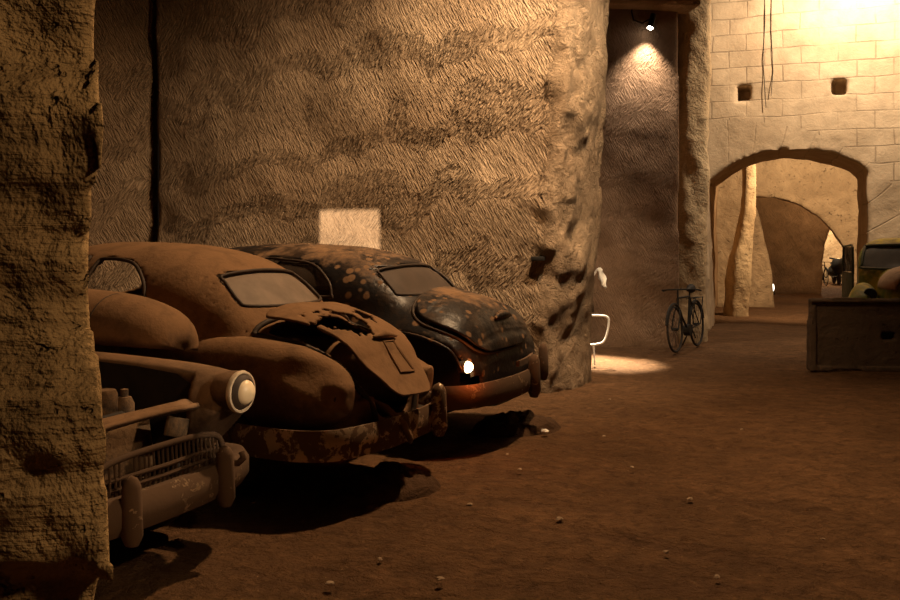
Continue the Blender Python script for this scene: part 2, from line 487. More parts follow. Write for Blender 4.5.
M_dust2 = dusty_mat('ochre_dust_paint', (.085, .045, .024), (.235, .130, .062), .52)
M_dust3 = dusty_mat('spotted_black_paint', (.012, .010, .010), (.22, .125, .062), .16, .9)
M_dust1 = dusty_mat('brown_dust_paint', (.05, .028, .016), (.21, .118, .058), .50)
M_green = dusty_mat('green_paint', (.13, .15, .02), (.24, .17, .06), .30, 0, .5, (.40, .27, .03))
M_dkgreen = dusty_mat('dark_green_paint', (.035, .05, .02), (.12, .08, .04), .3)
M_black = plain_mat('black_iron', (.02, .016, .012), .7, .2)
M_rubber = plain_mat('rubber', (.035, .026, .02), .9)
M_inner = plain_mat('dark_interior', (.03, .02, .012), .95)
M_seal = plain_mat('window_seal', (.055, .034, .02), .7)
M_engine = dusty_mat('oily_iron', (.03, .02, .014), (.17, .10, .05), .5, scale=3)
M_bump2 = chrome_mat('flaking_chrome', (.60, .45, .30), (.13, .072, .036), .52)
M_bump1 = chrome_mat('brown_chrome', (.40, .28, .17), (.115, .066, .036), .60)
M_lens = plain_mat('cream_lens', (.85, .66, .42), .3, 0, .1)  # cream colour stands in for the headlamp's bright reflection
M_ring = plain_mat('lamp_ring', (.75, .60, .42), .4, .3, .2)
M_white = plain_mat('white_paint', (.85, .80, .72), .4, 0, .06)
M_slab = rock_mat('grey_board', (.085, .06, .042), (.22, .16, .11), 0, 1, .9)
M_stone = plain_mat('pale_chip', (.42, .30, .19), .9)
M_rustcap = dusty_mat('dusty_pink_paint', (.30, .16, .10), (.40, .26, .16), .5)
def glass_dust(name, c, alpha):
    t = NT(name); o = t.obj(); n = t.noise(o, 6, 4, .6)
    col = t.mix(t.ramp(n, [(.35, 0), (.7, 1)]), tuple(v*.7 for v in c), c)
    m = t.out(col, .65, None, 0, .25); t.b.inputs['Alpha'].default_value = alpha
    return m
M_glass2 = glass_dust('dusty_pane', (.26, .195, .145), .93)
M_glass3 = glass_dust('dull_pane', (.085, .058, .04), .93)
M_glassd = glass_dust('dark_pane', (.05, .033, .022), .8)
M_glassg = glass_dust('grey_pane', (.10, .075, .05), .92)

# ------------------------------------------------------------------ setting
def rot2(v, a): c, s = math.cos(a), math.sin(a); return (v[0]*c-v[1]*s, v[0]*s+v[1]*c)

def slab(name, mat, p0, dirv, L, T, z0, z1, h=.05, amp=.05, freq=1.6, hole=None, extra=None, ridge=0, chip=.03):
    """rock wall in its own frame: x along dirv, y into the rock, z up"""
    a = math.atan2(dirv[1], dirv[0])
    X, Y, Z, o = grid((-.15, -.25, z0), (L+.15, T, z1), h)
    nz = fbm(X*freq, Y*freq, Z*freq, 3)*amp
    f = -Y + nz
    if ridge: f = f + ridge*np.sin(Z*5.2+2.2*vnoise(X*.5, Y*0, Z*.5)+X*.25)
    f = np.maximum(f, Y-T); f = np.maximum(f, np.maximum(-X, X-L)); f = np.maximum(f, np.maximum(z0-Z, Z-z1))
    if hole is not None:
        holes = hole if isinstance(hole[0][0], (list, tuple, np.ndarray)) else [hole]
        for hp in holes:
            d = poly_sd(X[:, 0, :], Z[:, 0, :], hp)[:, None, :] + chip*fbm(X*3.1+9, Y*3.1, Z*3.1, 2)
            f = np.maximum(f, -d)
    if extra: f = extra(f, X, Y, Z)
    V, Q = snets(f, o, h)
    ob = big_mesh(name, V, Q, mat); ob.location = (p0[0], p0[1], 0); ob.rotation_euler = (0, 0, a)
    return setp(ob, kind='structure')

# floor
def make_floor():
    xs = np.concatenate([np.arange(-9, 10, .06), np.arange(10, 26.1, .4)]); ys = np.concatenate([np.arange(-4.2, 2, .3), np.arange(2, 14, .05), np.arange(14, 46, .25)])
    X, Y = np.meshgrid(xs, ys, indexing='ij')
    Zr = fbm(X*.55, Y*.55, X*0, 2)*.018 + fbm(X*2.4, Y*2.4, X*0+4, 3)*.012 + np.abs(fbm(X*7, Y*7, X*0+8, 2))*.008 - .026
    V = np.stack([X, Y, Zr], -1).reshape(-1, 3); nx, ny = X.shape
    i = np.arange(nx-1)[:, None]*ny + np.arange(ny-1)[None]
    Q = np.stack([i, i+ny, i+ny+1, i+1], -1).reshape(-1, 4)
    return setp(big_mesh('floor', V, Q, M_floor), kind='structure')
make_floor()

# near rough wall end on the left (its face looks at the camera)
def near_extra(f, X, Y, Z):
    edge = 5.02 + .03*fbm(X*0, Y*2.0, Z*2.6, 3) - .006*Z
    f = f + .035*fbm(X*4.5, Y*4.5, Z*6.5, 3) + .04*np.abs(fbm(X*1.6+5, Y*2, Z*3.6, 2))
    return np.maximum(f, (X-edge + .75*np.maximum(Y, 0))/1.2)
slab('wall_near', M_near, (-6.0, 2.52), (1, 0), 5.15, .55, -.1, 6, .035, .05, 2.2, extra=near_extra, ridge=.012)

# long tooled wall behind the cars
WD = np.array((-.92, .392)); WD /= np.linalg.norm(WD)
W0 = np.array((1.22, 9.5))          # its right foot
# frame runs left -> right so that y points into the rock
def back_extra(f, X, Y, Z):
    Lx = 5.43
    e = Lx + .06*np.maximum(Z, 0) + .07*fbm(X*0+3, Y*2.2, Z*1.6, 3)
    f = f + .055*fbm(X*2.6, Y*2.2, Z*3.8, 4)*np.clip((X-e+.45)/.35, 0, 1)
    f = np.maximum(f, (X-e) - .30*Y + .06*fbm(X*3+2, Y*3, Z*4.2, 3))      # end face slants away
    f = np.maximum(f, X-e-.16)
    return f
PB = W0 + WD*5.6
slab('wall_back', M_wall, PB, -WD, 6.9, 1.2, -.1, 7.5, .045, .05, .8, extra=back_extra, ridge=.012)
PL = PB - np.array((.05, -.15))
slab('wall_left', M_left, PL + np.array((-4.4, -1.1)), (4.4, 1.1), 4.5, .8, -.1, 7.5, .05, .05, .8, ridge=.02)

# recess wall with the spot lamp, its pale pier, the lintel
slab('wall_recess', M_recess, (1.2, 13.7), (2.5, .35), 2.5, .7, -.1, 6.2, .05, .028, 1.1)
slab('trim_3', M_edge, (1.75, 13.42), (2.3, .32), 2.2, .5, 5.35, 6.6, .05, .06, 1.6)
def pier_extra(f, X, Y, Z):
    return f
def pier(name, mat, path, z1, r, h=.045, seed=0, flat=1.0):
    """rough standing pier of rock, centre line and radius given by height"""
    zs = [p[0] for p in path]; fx = pchip(zs, [p[1] for p in path]); fy = pchip(zs, [p[2] for p in path]); fr = pchip(zs, [p[3] for p in path])
    x0 = min(p[1]-p[3] for p in path)-.2; x1 = max(p[1]+p[3] for p in path)+.2
    y0 = min(p[2]-p[3]*flat for p in path)-.2; y1 = max(p[2]+p[3]*flat for p in path)+.2
    X, Y, Z, o = grid((x0, y0, -.1), (x1, y1, z1), h)
    dx = np.abs(X-fx(Z))/1.0; dy = np.abs(Y-fy(Z))/flat
    f = (dx**3.5+dy**3.5)**(1/3.5) - fr(Z) + .04*fbm(X*1.7+seed, Y*1.7, Z*1.1, 3) + .015*fbm(X*5+seed, Y*5, Z*4, 2)
    f = np.maximum(f, np.maximum(-.1-Z, Z-z1))
    V, Q = snets(f, o, h); return setp(big_mesh(name, V, Q, mat), kind='structure')
pier('trim_1', M_pier, [(-.1, 4.0, 15.3, .42), (1.2, 4.03, 15.3, .38), (2.6, 4.12, 15.3, .32), (4.2, 4.2, 15.3, .28), (7, 4.25, 15.3, .26)], 7, .5, flat=1.6)

AX = np.array((.34, .94)); AX /= np.linalg.norm(AX); LT = np.array((AX[1], -AX[0])); O1 = np.array((4.95, 16.5))
def pix(px, py, base):
    """where the ray of a picture point meets the wall through base along LT -> (s, z)"""
    k = (px-450)/875; s = (k*base[1]-base[0])/(LT[0]-k*LT[1]); Y = base[1]+s*LT[1]
    return (s, 1.6+(245-py)/875*Y)
h1 = [pix(*p, O1) for p in ((708, 182), (720, 172), (738, 161), (760, 153), (785, 149), (812, 150), (838, 155), (858, 163), (868, 171))]
hole1 = [(h1[0][0]+.03, -.5)] + h1 + [(h1[-1][0], -.5)]
off = 1.2
sh = lambda P: [(p[0]+off, p[1]) for p in P]
def sq(px, py, w_, h_):
    s, z = pix(px, py, O1); return [(s-w_/2, z-h_/2), (s+w_/2, z-h_/2), (s+w_/2, z+h_/2), (s-w_/2, z+h_/2)]
def arch_extra(f, X, Y, Z):
    for px, py, w_, h_ in ((744, 93, .23, .27), (839, 87, .25, .29)):
        d = poly_sd(X[:, 0, :], Z[:, 0, :], sh(sq(px, py, w_, h_)))[:, None, :]
        f = np.maximum(f, -np.maximum(d, Y-.45))
    return f
slab('wall_arch', M_arch, O1-LT*off, LT, 6.6, 2.0, -.1, 7.4, .05, .028, 1.4, sh(hole1), arch_extra, chip=.02)

# first chamber beyond the arch: left wall, pier, second arch
CL = O1 + AX*1.95 - LT*.25
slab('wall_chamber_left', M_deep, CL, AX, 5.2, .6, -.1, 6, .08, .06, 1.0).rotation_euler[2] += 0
p2 = (7.05, 20.6)
pier('trim_2', M_pier, [(-.1, 6.62, 20.2, .26), (1.0, 6.68, 20.2, .23), (2.0, 6.84, 20.2, .17), (3.0, 6.9, 20.2, .15), (5, 6.92, 20.2, .15)], 5, .2, .05, 5, 1.2)
O2 = O1 + AX*7.0
h2 = [pix(*p, O2) for p in ((774, 294), (772, 275), (767, 250), (760, 220), (752, 197), (775, 197), (800, 205), (818, 216), (832, 230), (843, 246), (851, 264), (854, 282), (855, 300))]
off2 = 1.6
slab('wall_inner', M_arch2, O2-LT*off2, LT, 6.4, .5, -.1, 6.5, .06, .05, 1.4, [(p[0]+off2, p[1]) for p in h2[:1]]+[(p[0]+off2, p[1]) for p in h2[1:]] if False else [(h2[0][0]+off2, -.5)]+[(p[0]+off2, p[1]) for p in h2]+[(h2[-1][0]+off2, -.5)], chip=.02)
O3 = O1 + AX*14.0
h3 = [pix(*p, O3) for p in ((822, 284), (823, 262), (825, 244), (830, 230), (838, 218), (846, 230), (853, 248), (858, 270), (859, 285))]
off3 = 2.5
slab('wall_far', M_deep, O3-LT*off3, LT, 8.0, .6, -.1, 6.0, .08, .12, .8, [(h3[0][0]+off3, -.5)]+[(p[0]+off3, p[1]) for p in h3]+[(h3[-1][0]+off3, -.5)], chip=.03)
O4 = O1 + AX*23
slab('wall_end', M_pier, O4-LT*4, LT, 10, .5, -.1, 6.0, .12, .1, .8)
# right walls, rear wall, ceiling (outside the picture, they close the cave)
def plain_wall(name, mat, a, b, z1=7.5, T=.4):
    a = np.array(a, float); b = np.array(b, float); d = (b-a); L = np.linalg.norm(d); d /= L
    mb = MB(); mb.box((L/2, T/2, z1/2-.1), (L, T, z1+.2)); o = mb.build(name, mat, smooth=False)
    o.location = (*a, 0); o.rotation_euler = (0, 0, math.atan2(d[1], d[0])); return setp(o, kind='structure')
e = O1 + LT*5.2
plain_wall('wall_right', M_ceil, e+np.array((.3, .1)), (9.8, -4))
plain_wall('wall_rear', M_ceil, (9.9, -4), (-7, -4))
plain_wall('wall_side', M_ceil, (-6.6, -4), (-6.6, 3.1))
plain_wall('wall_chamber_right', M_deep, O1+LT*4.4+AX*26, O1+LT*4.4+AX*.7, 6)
mb = MB(); mb.box((6, 20, 7.7), (40, 52, .4)); setp(mb.build('ceiling', M_ceil, smooth=False), kind='structure')

# ------------------------------------------------------------------ cars
def body_field(P, X, Y, Z, h):
    """P: dict of profiles -> distance-like grid of the closed body"""
    ay = np.abs(Y)*np.where(Y < 0, 1+P.get('squash', 0)*np.exp(-(X/P.get('sq_len', .6))**2), 1)
    def hull(W, H, zb, zbot, p, x0, x1):
        w_ = np.maximum(W(X), .02); H_ = H(X)
        u = np.where(Z >= zb, (Z-zb)/np.maximum(H_-zb, .03), (zb-Z)/(zb-zbot))
        v = ((ay/w_)**p + np.abs(u)**p)**(1/p) - 1
        f = v*np.minimum(w_, .5)
        f = nrm(f, h)
        return np.maximum(f, np.maximum(x0-X, X-x1))
    a = hull(pchip(*zip(*P['W'])), pchip(*zip(*P['H'])), P.get('zb', .62), P.get('zbot', .27), P.get('p', 2.7), P['x0'], P['x1'])
    g = hull(pchip(*zip(*P['Wg'])), pchip(*zip(*P['Hg'])), P.get('zg', 1.0), .5, P.get('pg', 2.7), P['g0'], P['g1'])
    return nrm(smin(a, g, P.get('k', .10)), h)

def fender_mesh(name, mat, parent, side, F, h=.02):
    """rounded wing; side +1 left, -1 right"""
    x0, x1 = F['x0'], F['x1']
    X, Y, Z, o = grid((x0-.02, F['y']-F['w']-.12, .2), (x1+.02, F['y']+F['w']+.12, F['top']+.05), h)
    W = pchip(*zip(*F['W'])); H = pchip(*zip(*F['H']))
    zb = F.get('zb', .6)
    w_ = np.maximum(W(X), .02)
    u = np.where(Z >= zb, (Z-zb)/np.maximum(H(X)-zb, .03), (zb-Z)/(zb-(F.get('zbot', .26)+F.get('lift', 0)*np.exp(-np.clip(X-x0, 0, 9)/.12))))
    p = 2.3
    f = nrm(((np.abs(Y-F['y'])/w_)**p+np.abs(u)**p)**(1/p)-1, h, 1)
    f = nrm(f*.3, h)
    if 'tuck' in F: f = np.maximum(f, -.15 + F['tuck']*np.clip(.80-Z, 0, 1) - X)
    f = np.maximum(f, np.maximum(x0-X, X-x1))
    for cx, cy, cz, r, dep in F.get('dents', []):
        d = np.sqrt(((X-cx)/1.4)**2+(Y-cy)**2+(Z-cz)**2)
        f = f + dep*np.exp(-(d/r)**2)
    if 'arch' in F:
        ax, az, r = F['arch']
        f = np.maximum(f, -np.maximum(np.sqrt((X-ax)**2+(Z-az)**2)-r, -(Y-F['y']+.1)))
        f = np.maximum(f, -np.maximum(np.sqrt((X-ax)**2+(Z-az)**2)-r*.96, np.abs(Y-F['y'])-F['w']-.1+.25*0))
    if 'bay' in F:
        f = np.maximum(f, -np.maximum(np.maximum(.11-X, X-1.45), Y-F['bay']-.06*np.cos(np.clip((X-.17)/1.3, 0, 1)*3.1)**2*0))
    if side < 0: Y = -Y
    V, Q = snets(f, o, h)
    if side < 0: V[:, 1] *= -1; Q = Q[:, ::-1]
    return big_mesh(name, V, Q, mat, parent)

def sweep_bar(path, prof, closed_prof=True):
    """profile (offset out of path in plan, height) swept along a plan path"""
    P = np.array(path, float); n = len(P); m = len(prof)
    T = np.gradient(P[:, :2], axis=0); T /= np.linalg.norm(T, axis=1)[:, None]
    Nn = np.stack([T[:, 1], -T[:, 0]], 1)
    V = []; F = []
    for i in range(n):
        for a, b in prof: V.append((P[i, 0]+Nn[i, 0]*a, P[i, 1]+Nn[i, 1]*a, P[i, 2]+b))
    for i in range(n-1):
        for k in range(m):
            l = (k+1) % m; F.append((i*m+k, (i+1)*m+k, (i+1)*m+l, i*m+l))
    F.append(tuple(range(m))); F.append(tuple((n-1)*m+k for k in reversed(range(m))))
    return V, F

def wheel(parent, x, y, mt=None, r=.33, flat=.03):
    t = MB(); pr = [(r-.10, -.075), (r-.03, -.085), (r, -.05), (r+.004, 0), (r, .05), (r-.03, .085), (r-.10, .075), (r-.10, -.075)]
    t.lathe(pr, (x, y, r-flat+.01), 'y', 32)
    t.V = [(v[0], v[1], max(v[2], 0.012)) for v in t.V]
    o = t.build('wheel', M_rubber, parent)
    hcap = MB(); s_ = 1 if y > 0 else -1
    hcap.lathe([(r-.10, .03*s_), (r-.13, .05*s_), (.12, .03*s_), (.09, .075*s_), (.04, .09*s_), (.0, .092*s_)], (x, y, r-flat+.01), 'y', 24)
    hcap.build('hub_cap', M_engine, o)

def tube_on(field, pts2, mapper, r, name, mat, parent, closed=True, off=0.0):
    V = mapper(np.array(pts2)); mb = MB(); mb.tube(V, r, 8, closed)
    return mb.build(name, mat, parent)

def rear_map(field, off=0.0, x_start=-.6):
    def f(P2):
        P = np.stack([np.full(len(P2), x_start), P2[:, 0], P2[:, 1]], 1)
        return field.project(P, (1, 0, 0), off)
    return f
def side_map(field, sgn, off=0.0):
    def f(P2):
        P = np.stack([P2[:, 0], np.full(len(P2), 1.1*sgn), P2[:, 1]], 1)
        return field.project(P, (0, -sgn, 0), off)
    return f
DG = np.array((1, 0, -1))/math.sqrt(2); WG = np.array((1, 0, 1))/math.sqrt(2); C0 = np.array((.1, 0, .7))
def diag_map(field, off=0.0):
    def f(P2):
        P = C0[None] + P2[:, 1:2]*WG[None] + P2[:, 0:1]*np.array((0, 1, 0))[None] - DG[None]*1.4
        return field.project(P, DG, off, 2.2)
    return f

def guard(mb, x, y, z0, z1, w_=.05, d=.05, lean=0.0):
    """upright over-rider"""
    prof = [(0, .6), (.15, 1.0), (.5, .95), (.85, .85), (.96, .55), (1, .12)]
    n = 14; V = []; F = []
    for t_, s_ in prof:
        for k in range(n):
            a = 2*math.pi*k/n
            V.append((x+lean*t_+d*s_*math.cos(a), y+w_*s_*math.sin(a), z0+(z1-z0)*t_))
    m = len(prof)
    for i in range(m-1):
        for k in range(n): F.append((i*n+k, i*n+(k+1) % n, (i+1)*n+(k+1) % n, (i+1)*n+k))
    F.append(tuple(reversed(range(n)))); F.append(tuple((m-1)*n+k for k in range(n)))
    mb.add(V, F)

def sedan_body(root, P, mat, h=.02, rear_win=None, side_wins=(), lid=None, cuts=None, glass_rear=None, glass_side=None):
    X, Y, Z, o = grid((P['x0']-.2, -P['wmax'], .2), (P['x1'], P['wmax'], P['hmax']+.12), h)
    f = body_field(P, X, Y, Z, h); field = Field(f, o, h)
    s = np.maximum(f, -(f+.032))
    if rear_win is not None:
        d = poly_sd(Y[0], Z[0], rear_win)[None]
        s = np.maximum(s, -np.maximum(d, X-P['rw_x']))
    for sw in side_wins:
        d = poly_sd(X[:, 0, :], Z[:, 0, :], sw)[:, None, :]
        s = np.maximum(s, -d)
    if 'windscreen' in P:
        d = poly_sd(Y[0], Z[0], P['windscreen'])[None]
        s = np.maximum(s, -np.maximum(d, P['ws_x']-X))
    if lid is not None:
        m = (X < 1.3) & (np.abs(Y) < .7)
        xs, zs, ys = X[m], Z[m], Y[m]
        wv = (xs-C0[0])*WG[0]+(zs-C0[2])*WG[2]; dv = (xs-C0[0])*DG[0]+(zs-C0[2])*DG[2]
        c = lid.mean(0); d = poly_sd(ys, wv, c+(lid-c)*.93)
        d = np.maximum(d, np.abs(dv)-.45); s[m] = np.maximum(s[m], -d)
    for wx in P['wheels']:
        s = np.maximum(s, -np.maximum(np.sqrt((X-wx)**2+(Z-.33)**2)-.39, .40-np.abs(Y)))
    if cuts: s = cuts(s, X, Y, Z)
    V, Q = snets(s, o, h)
    b = big_mesh('body', V, Q, mat, root)
    if rear_win is not None:
        tube_on(field, rear_win, rear_map(field, .002), .012, 'rear_window_frame', M_seal, root)
        V, F = patch_grid(rear_win, rear_map(field, -.018)); mesh_obj('rear_window', V, F, glass_rear, root)
    for sw in side_wins:
        for sg in (1, -1):
            tube_on(field, sw, side_map(field, sg, .002), .013, 'side_window_frame', M_seal, root)
            if glass_side is not None:
                V, F = patch_grid(sw, side_map(field, sg, -.018)); mesh_obj('side_window', V, F, glass_side, root)
    return b, field

def car_root(pos, fwd, label):
    return empty('old_car', (pos[0], pos[1], 0), math.atan2(fwd[1], fwd[0]), label, 'car', 'old cars along the tuff wall')

# ---- middle car, ochre, with a torn boot lid
R2 = car_root((-.346, 5.76), (-.883, .469), 'ochre dust-covered old car with a torn hole in its crumpled boot lid')
P2c = dict(squash=.32, x0=.0, x1=4.5, wmax=.85, hmax=1.68, g0=.75, g1=3.45, rw_x=1.6, wheels=(.98, 3.6), k=.10, p=2.5,
  W=[(-.01, .34), (.06, .50), (.2, .62), (.5, .70), (1.2, .73), (2.6, .73), (3.3, .62), (4.1, .46), (4.45, .28), (4.51, .05)],
  H=[(-.01, .50), (.05, .66), (.13, .82), (.28, .96), (.5, 1.06), (.75, 1.12), (1.0, 1.15), (3.1, 1.10), (4.0, 1.0), (4.35, .85), (4.51, .65)],
  Wg=[(.70, .32), (.78, .45), (.95, .57), (1.4, .66), (2.2, .69), (2.9, .65), (3.3, .52), (3.46, .4)],
  Hg=[(.70, 1.02), (.80, 1.12), (.93, 1.24), (1.13, 1.41), (1.45, 1.545), (1.9, 1.61), (2.4, 1.625), (2.8, 1.58), (3.15, 1.35), (3.46, 1.05)],
  windscreen=smooth_poly([(-.5, 1.18), (.5, 1.18), (.46, 1.46), (-.46, 1.46)], 5), ws_x=2.6)
rw2 = smooth_poly([(-.42, 1.19), (0, 1.18), (.38, 1.19), (.43, 1.225), (.41, 1.34), (.35, 1.395), (0, 1.42), (-.37, 1.395), (-.44, 1.34), (-.47, 1.225)], 5)
sw2a = smooth_poly([(1.62, 1.2), (1.66, 1.34), (1.85, 1.47), (2.15, 1.50), (2.2, 1.45), (2.2, 1.2), (2.15, 1.17), (1.7, 1.17)], 5)
sw2b = smooth_poly([(2.32, 1.2), (2.32, 1.48), (2.38, 1.51), (2.7, 1.47), (2.95, 1.22), (2.9, 1.17), (2.36, 1.17)], 5)
lid2 = smooth_poly([(.22, -.22), (.02, -.24), (-.16, -.22), (-.25, 0), (-.37, .3), (-.46, .6), (-.42, .68), (-.3, .71), (0, .73), (.34, .715), (.48, .69), (.49, .61), (.42, .3), (.34, 0)], 4)
b2, F2 = sedan_body(R2, P2c, M_dust2, .02, rw2, (sw2a, sw2b), lid2, None, M_glass2, None)
def make_lid(parent, field, outline, mat, hole=None, off=.03, flat=None):
    n = 84; ys = np.linspace(-.8, .8, n); ws = np.linspace(-.2, .78, n)
    # quad grid fitted to the outline: every row spans the outline's width at that height
    def span(w_):
        xs = []
        for i in range(len(outline)):
            a, b = outline[i], outline[(i+1) % len(outline)]
            if (a[1] > w_) != (b[1] > w_): xs.append(a[0]+(w_-a[1])/(b[1]-a[1])*(b[0]-a[0]))
        return (min(xs), max(xs)) if len(xs) > 1 else None
    w0, w1 = outline[:, 1].min()+.004, outline[:, 1].max()-.004
    P = []; 
    for i in range(n):
        t_ = .5-.5*math.cos(math.pi*i/(n-1)); w_ = w0+(w1-w0)*(.5*t_+.5*i/(n-1)); l, r_ = span(w_)
        for k in range(n): P.append((l+(r_-l)*k/(n-1), w_))
    P = np.array(P); V = diag_map(field, off)(P)
    if flat is not None:      # below this the sheet hangs straight instead of following the tail
        lo = P[:, 1] < flat; q0 = P[lo].copy(); q0[:, 1] = flat; q1 = q0.copy(); q1[:, 1] = flat+.12
        a0 = diag_map(field, off)(q0); a1 = diag_map(field, off)(q1); t0 = (a0-a1); t0 = t0/np.linalg.norm(t0, axis=1)[:, None]
        V[lo] = a0 + t0*((flat-P[lo, 1])*1.05)[:, None]
    V = V + (fbm(P[:, 0]*6, P[:, 1]*6, P[:, 0]*0, 3)*.006)[:, None]*(-DG)[None]
    F = []
    jag = vnoise(P[:, 0]*28, P[:, 1]*28, P[:, 0]*0)*.028 + vnoise(P[:, 0]*60, P[:, 1]*60, P[:, 0]*0+3)*.014
    hs = np.full(len(P), 1.0)
    if hole is not None:
        for hp in hole: hs = np.minimum(hs, poly_sd(P[:, 0], P[:, 1], hp))
    for i in range(n-1):
        for k in range(n-1):
            a = i*n+k
            if hs[a]+jag[a] < 0: continue
            F.append((a, a+1, a+n+1, a+n))
    o = mesh_obj('boot_lid', V, F, mat, parent)
    m = o.modifiers.new('thick', 'SOLIDIFY'); m.thickness = .016; m.offset = -1
    return o
HOF = lambda P: np.array([(p[0]*1.15+.08, (p[1]-.46)*1.35+.37) for p in P])
hole2 = [HOF(q) for q in [smooth_poly([(.30, .46), (.18, .52), (.02, .55), (-.05, .52), (-.07, .42), (.02, .33), (.15, .36)], 3), [(-.10, .54), (-.22, .57), (-.26, .50), (-.17, .44), (-.11, .46)], [(.26, .56), (.02, .60), (.05, .575), (.24, .545)], [(-.33, .60), (-.37, .57), (-.33, .54), (-.30, .57)]]]
lid_o = make_lid(R2, F2, lid2, M_dust2, hole2, .05, .06)
# knocked askew: swung about the lid's upper edge, right side down, left side sprung up
piv = Vector((.62, -.1, 1.1)); 
Ml = Matrix.Translation(piv) @ Matrix.Rotation(math.radians(3.5), 4, 'X') @ Matrix.Rotation(math.radians(3), 4, 'Y') @ Matrix.Rotation(math.radians(-3), 4, 'Z') @ Matrix.Translation(-piv)
lid_o.matrix_local = Matrix.Translation((-.03, -.02, .03)) @ Ml
def lid_fit(field, lidobj, name, pts, r, mat, off):
    V = diag_map(field, off)(np.array(pts)); mb = MB(); mb.tube(V, r, 8)
    return mb.build(name, mat, lidobj)
hm = MB(); hv = diag_map(F2, .085)(np.array([(.13, .18), (.06, .185), (0, .19), (-.06, .185), (-.13, .18)]))
hm.tube(hv, [.008, .024, .03, .024, .008], 10); hm.build('handle', M_dust2, lid_o)
def sheet(y, w_, off, flat=.06):
    a = diag_map(F2, off)(np.array([(y, max(w_, flat)), (y, flat+.12)])); t_ = a[0]-a[1]
    return a[0] if w_ >= flat else a[0] + t_/np.linalg.norm(t_)*(flat-w_)*1.05
lp = np.array([sheet(y, w_, .068) for y, w_ in ((.045, .15), (.05, .04), (.06, -.08), (-.10, -.08), (-.085, .04), (-.07, .15))])

pm = MB(); pm.tube(lp, .011, 6, True); pm.add(lp, [(0, 1, 4, 5), (1, 2, 3, 4)]); pm.build('plate_holder', M_dust2, lid_o)
rim = np.concatenate([lid2[len(lid2)//3-2:2*len(lid2)//3+22]])
F_rim = [p for p in lid2 if p[1] > .35]
# raised channel round the boot opening
cr = MB(); cc = lid2.mean(0); ch = cc+(lid2-cc)*1.06
cr.tube(diag_map(F2, .006)(ch), .02, 8, True); cr.build('boot_seal', M_seal, R2)
fd = dict(x0=.0, x1=2.05, y=.55, w=.24, top=1.04, zb=.72, zbot=.44, lift=.14,
  W=[(-.01, .02), (.02, .085), (.07, .135), (.18, .18), (.5, .205), (1.1, .21), (1.6, .18), (2.06, .12)],
  H=[(-.01, .73), (.02, .77), (.08, .845), (.2, .91), (.42, .975), (.8, 1.01), (1.5, .995), (1.85, .96), (2.06, .90)], arch=(.98, .33, .36), dents=[(.16, .70, .84, .10, .12), (.30, .74, .86, .07, .05), (.06, .66, .70, .05, .04)])
fo = fender_mesh('fender', M_dust2, R2, 1, fd); fd2 = dict(fd); fd2['dents'] = []; fd2['y'] = .44; fd2['x0'] = .0; fd2['H'] = [(a_, b_-.10) for a_, b_ in fd['H']]
fender_mesh('fender', M_dust2, R2, -1, fd2)
sm_ = MB(); sm_.tube([(1.42, .55+.212*math.cos(a), .62+.385*math.sin(a)) for a in np.linspace(-.4, 2.4, 14)], .006, 6); sm_.build('seam', M_seal, fo)
ff = dict(x0=2.75, x1=4.5, y=.58, w=.22, top=1.0, zb=.6, zbot=.25, W=[(2.74, .08), (3.2, .19), (3.9, .21), (4.4, .15), (4.51, .05)], H=[(2.74, .85), (3.2, .97), (3.9, .97), (4.35, .9), (4.51, .7)], arch=(3.6, .33, .38))
for sg in (1, -1): fender_mesh('front_fender', M_dust2, R2, sg, ff)
for x_, y_ in ((.98, .6), (.98, -.6), (3.6, .6), (3.6, -.6)): wheel(R2, x_, y_)
# rear lamp socket on the wing
sk = MB(); sk.lathe([(.0, .02), (.022, .015), (.026, -.01), (.036, -.006), (.038, .01)], (.055, .60, .665), 'x', 18); sk.build('tail_lamp_socket', M_seal, fo)
# bumper
def bumper(parent, path, mat, prof, name='bumper'):
    V, F = sweep_bar(path, prof); mb = MB(); mb.add(V, F); return mb.build(name, mat, parent)
bp = smooth_poly([(.64, .84), (.38, .85), (.15, .82), (-.02, .69), (-.09, .42), (-.11, .2), (-.11, 0), (-.09, -.30), (-.02, -.58), (.11, -.73), (.25, -.77)], 5, False)
bprof = [(0, -.095), (.03, -.09), (.05, -.05), (.052, -.02), (.040, 0), (.052, .02), (.05, .05), (.03, .085), (0, .09), (-.015, .05), (-.015, -.05)]
bprof = [(-a, b) for a, b in bprof]
def droop(P, z, k): return [(p[0], p[1], z + k*p[1]) for p in P]
bo = bumper(R2, droop(bp, .425, .0), M_bump2, bprof)
plate = [(p[0]-.012, p[1]*1.005, .425) for p in bp if p[1] < .70 and p[0] < .3]
bumper(bo, plate, M_bump2, [(-.02, .05), (-.058, .045), (-.062, .02), (-.05, 0), (-.062, -.02), (-.058, -.06), (-.02, -.065)], 'bumper_facing')
g_ = MB(); guard(g_, -.14, -.31, .30, .66, .055, .06); g_.build('bumper_guard', M_bump2, bo)
st_ = MB(); st_.tube([(.10, .21, .60), (-.03, .19, .56), (-.13, .14, .46), (-.16, .10, .36), (-.14, .07, .33)], [.03, .026, .024, .026, .012], 8); st_.build('loose_strut', M_dust2, R2)

def gap_filler(path, x_in, z, root):
    P = [p for p in path if p[0] < .3]; m = MB(); n = len(P)
    m.add([(p[0]+.01, p[1]*.99, z) for p in P]+[(x_in, p[1]*.9, z+.04) for p in P], [(i, i+1, n+i+1, n+i) for i in range(n-1)]); m.build('light_gap_filler', M_inner, root, False)  # added sheet, stops light falling through between bumper and body
gap_filler(bp, .35, .40, R2)
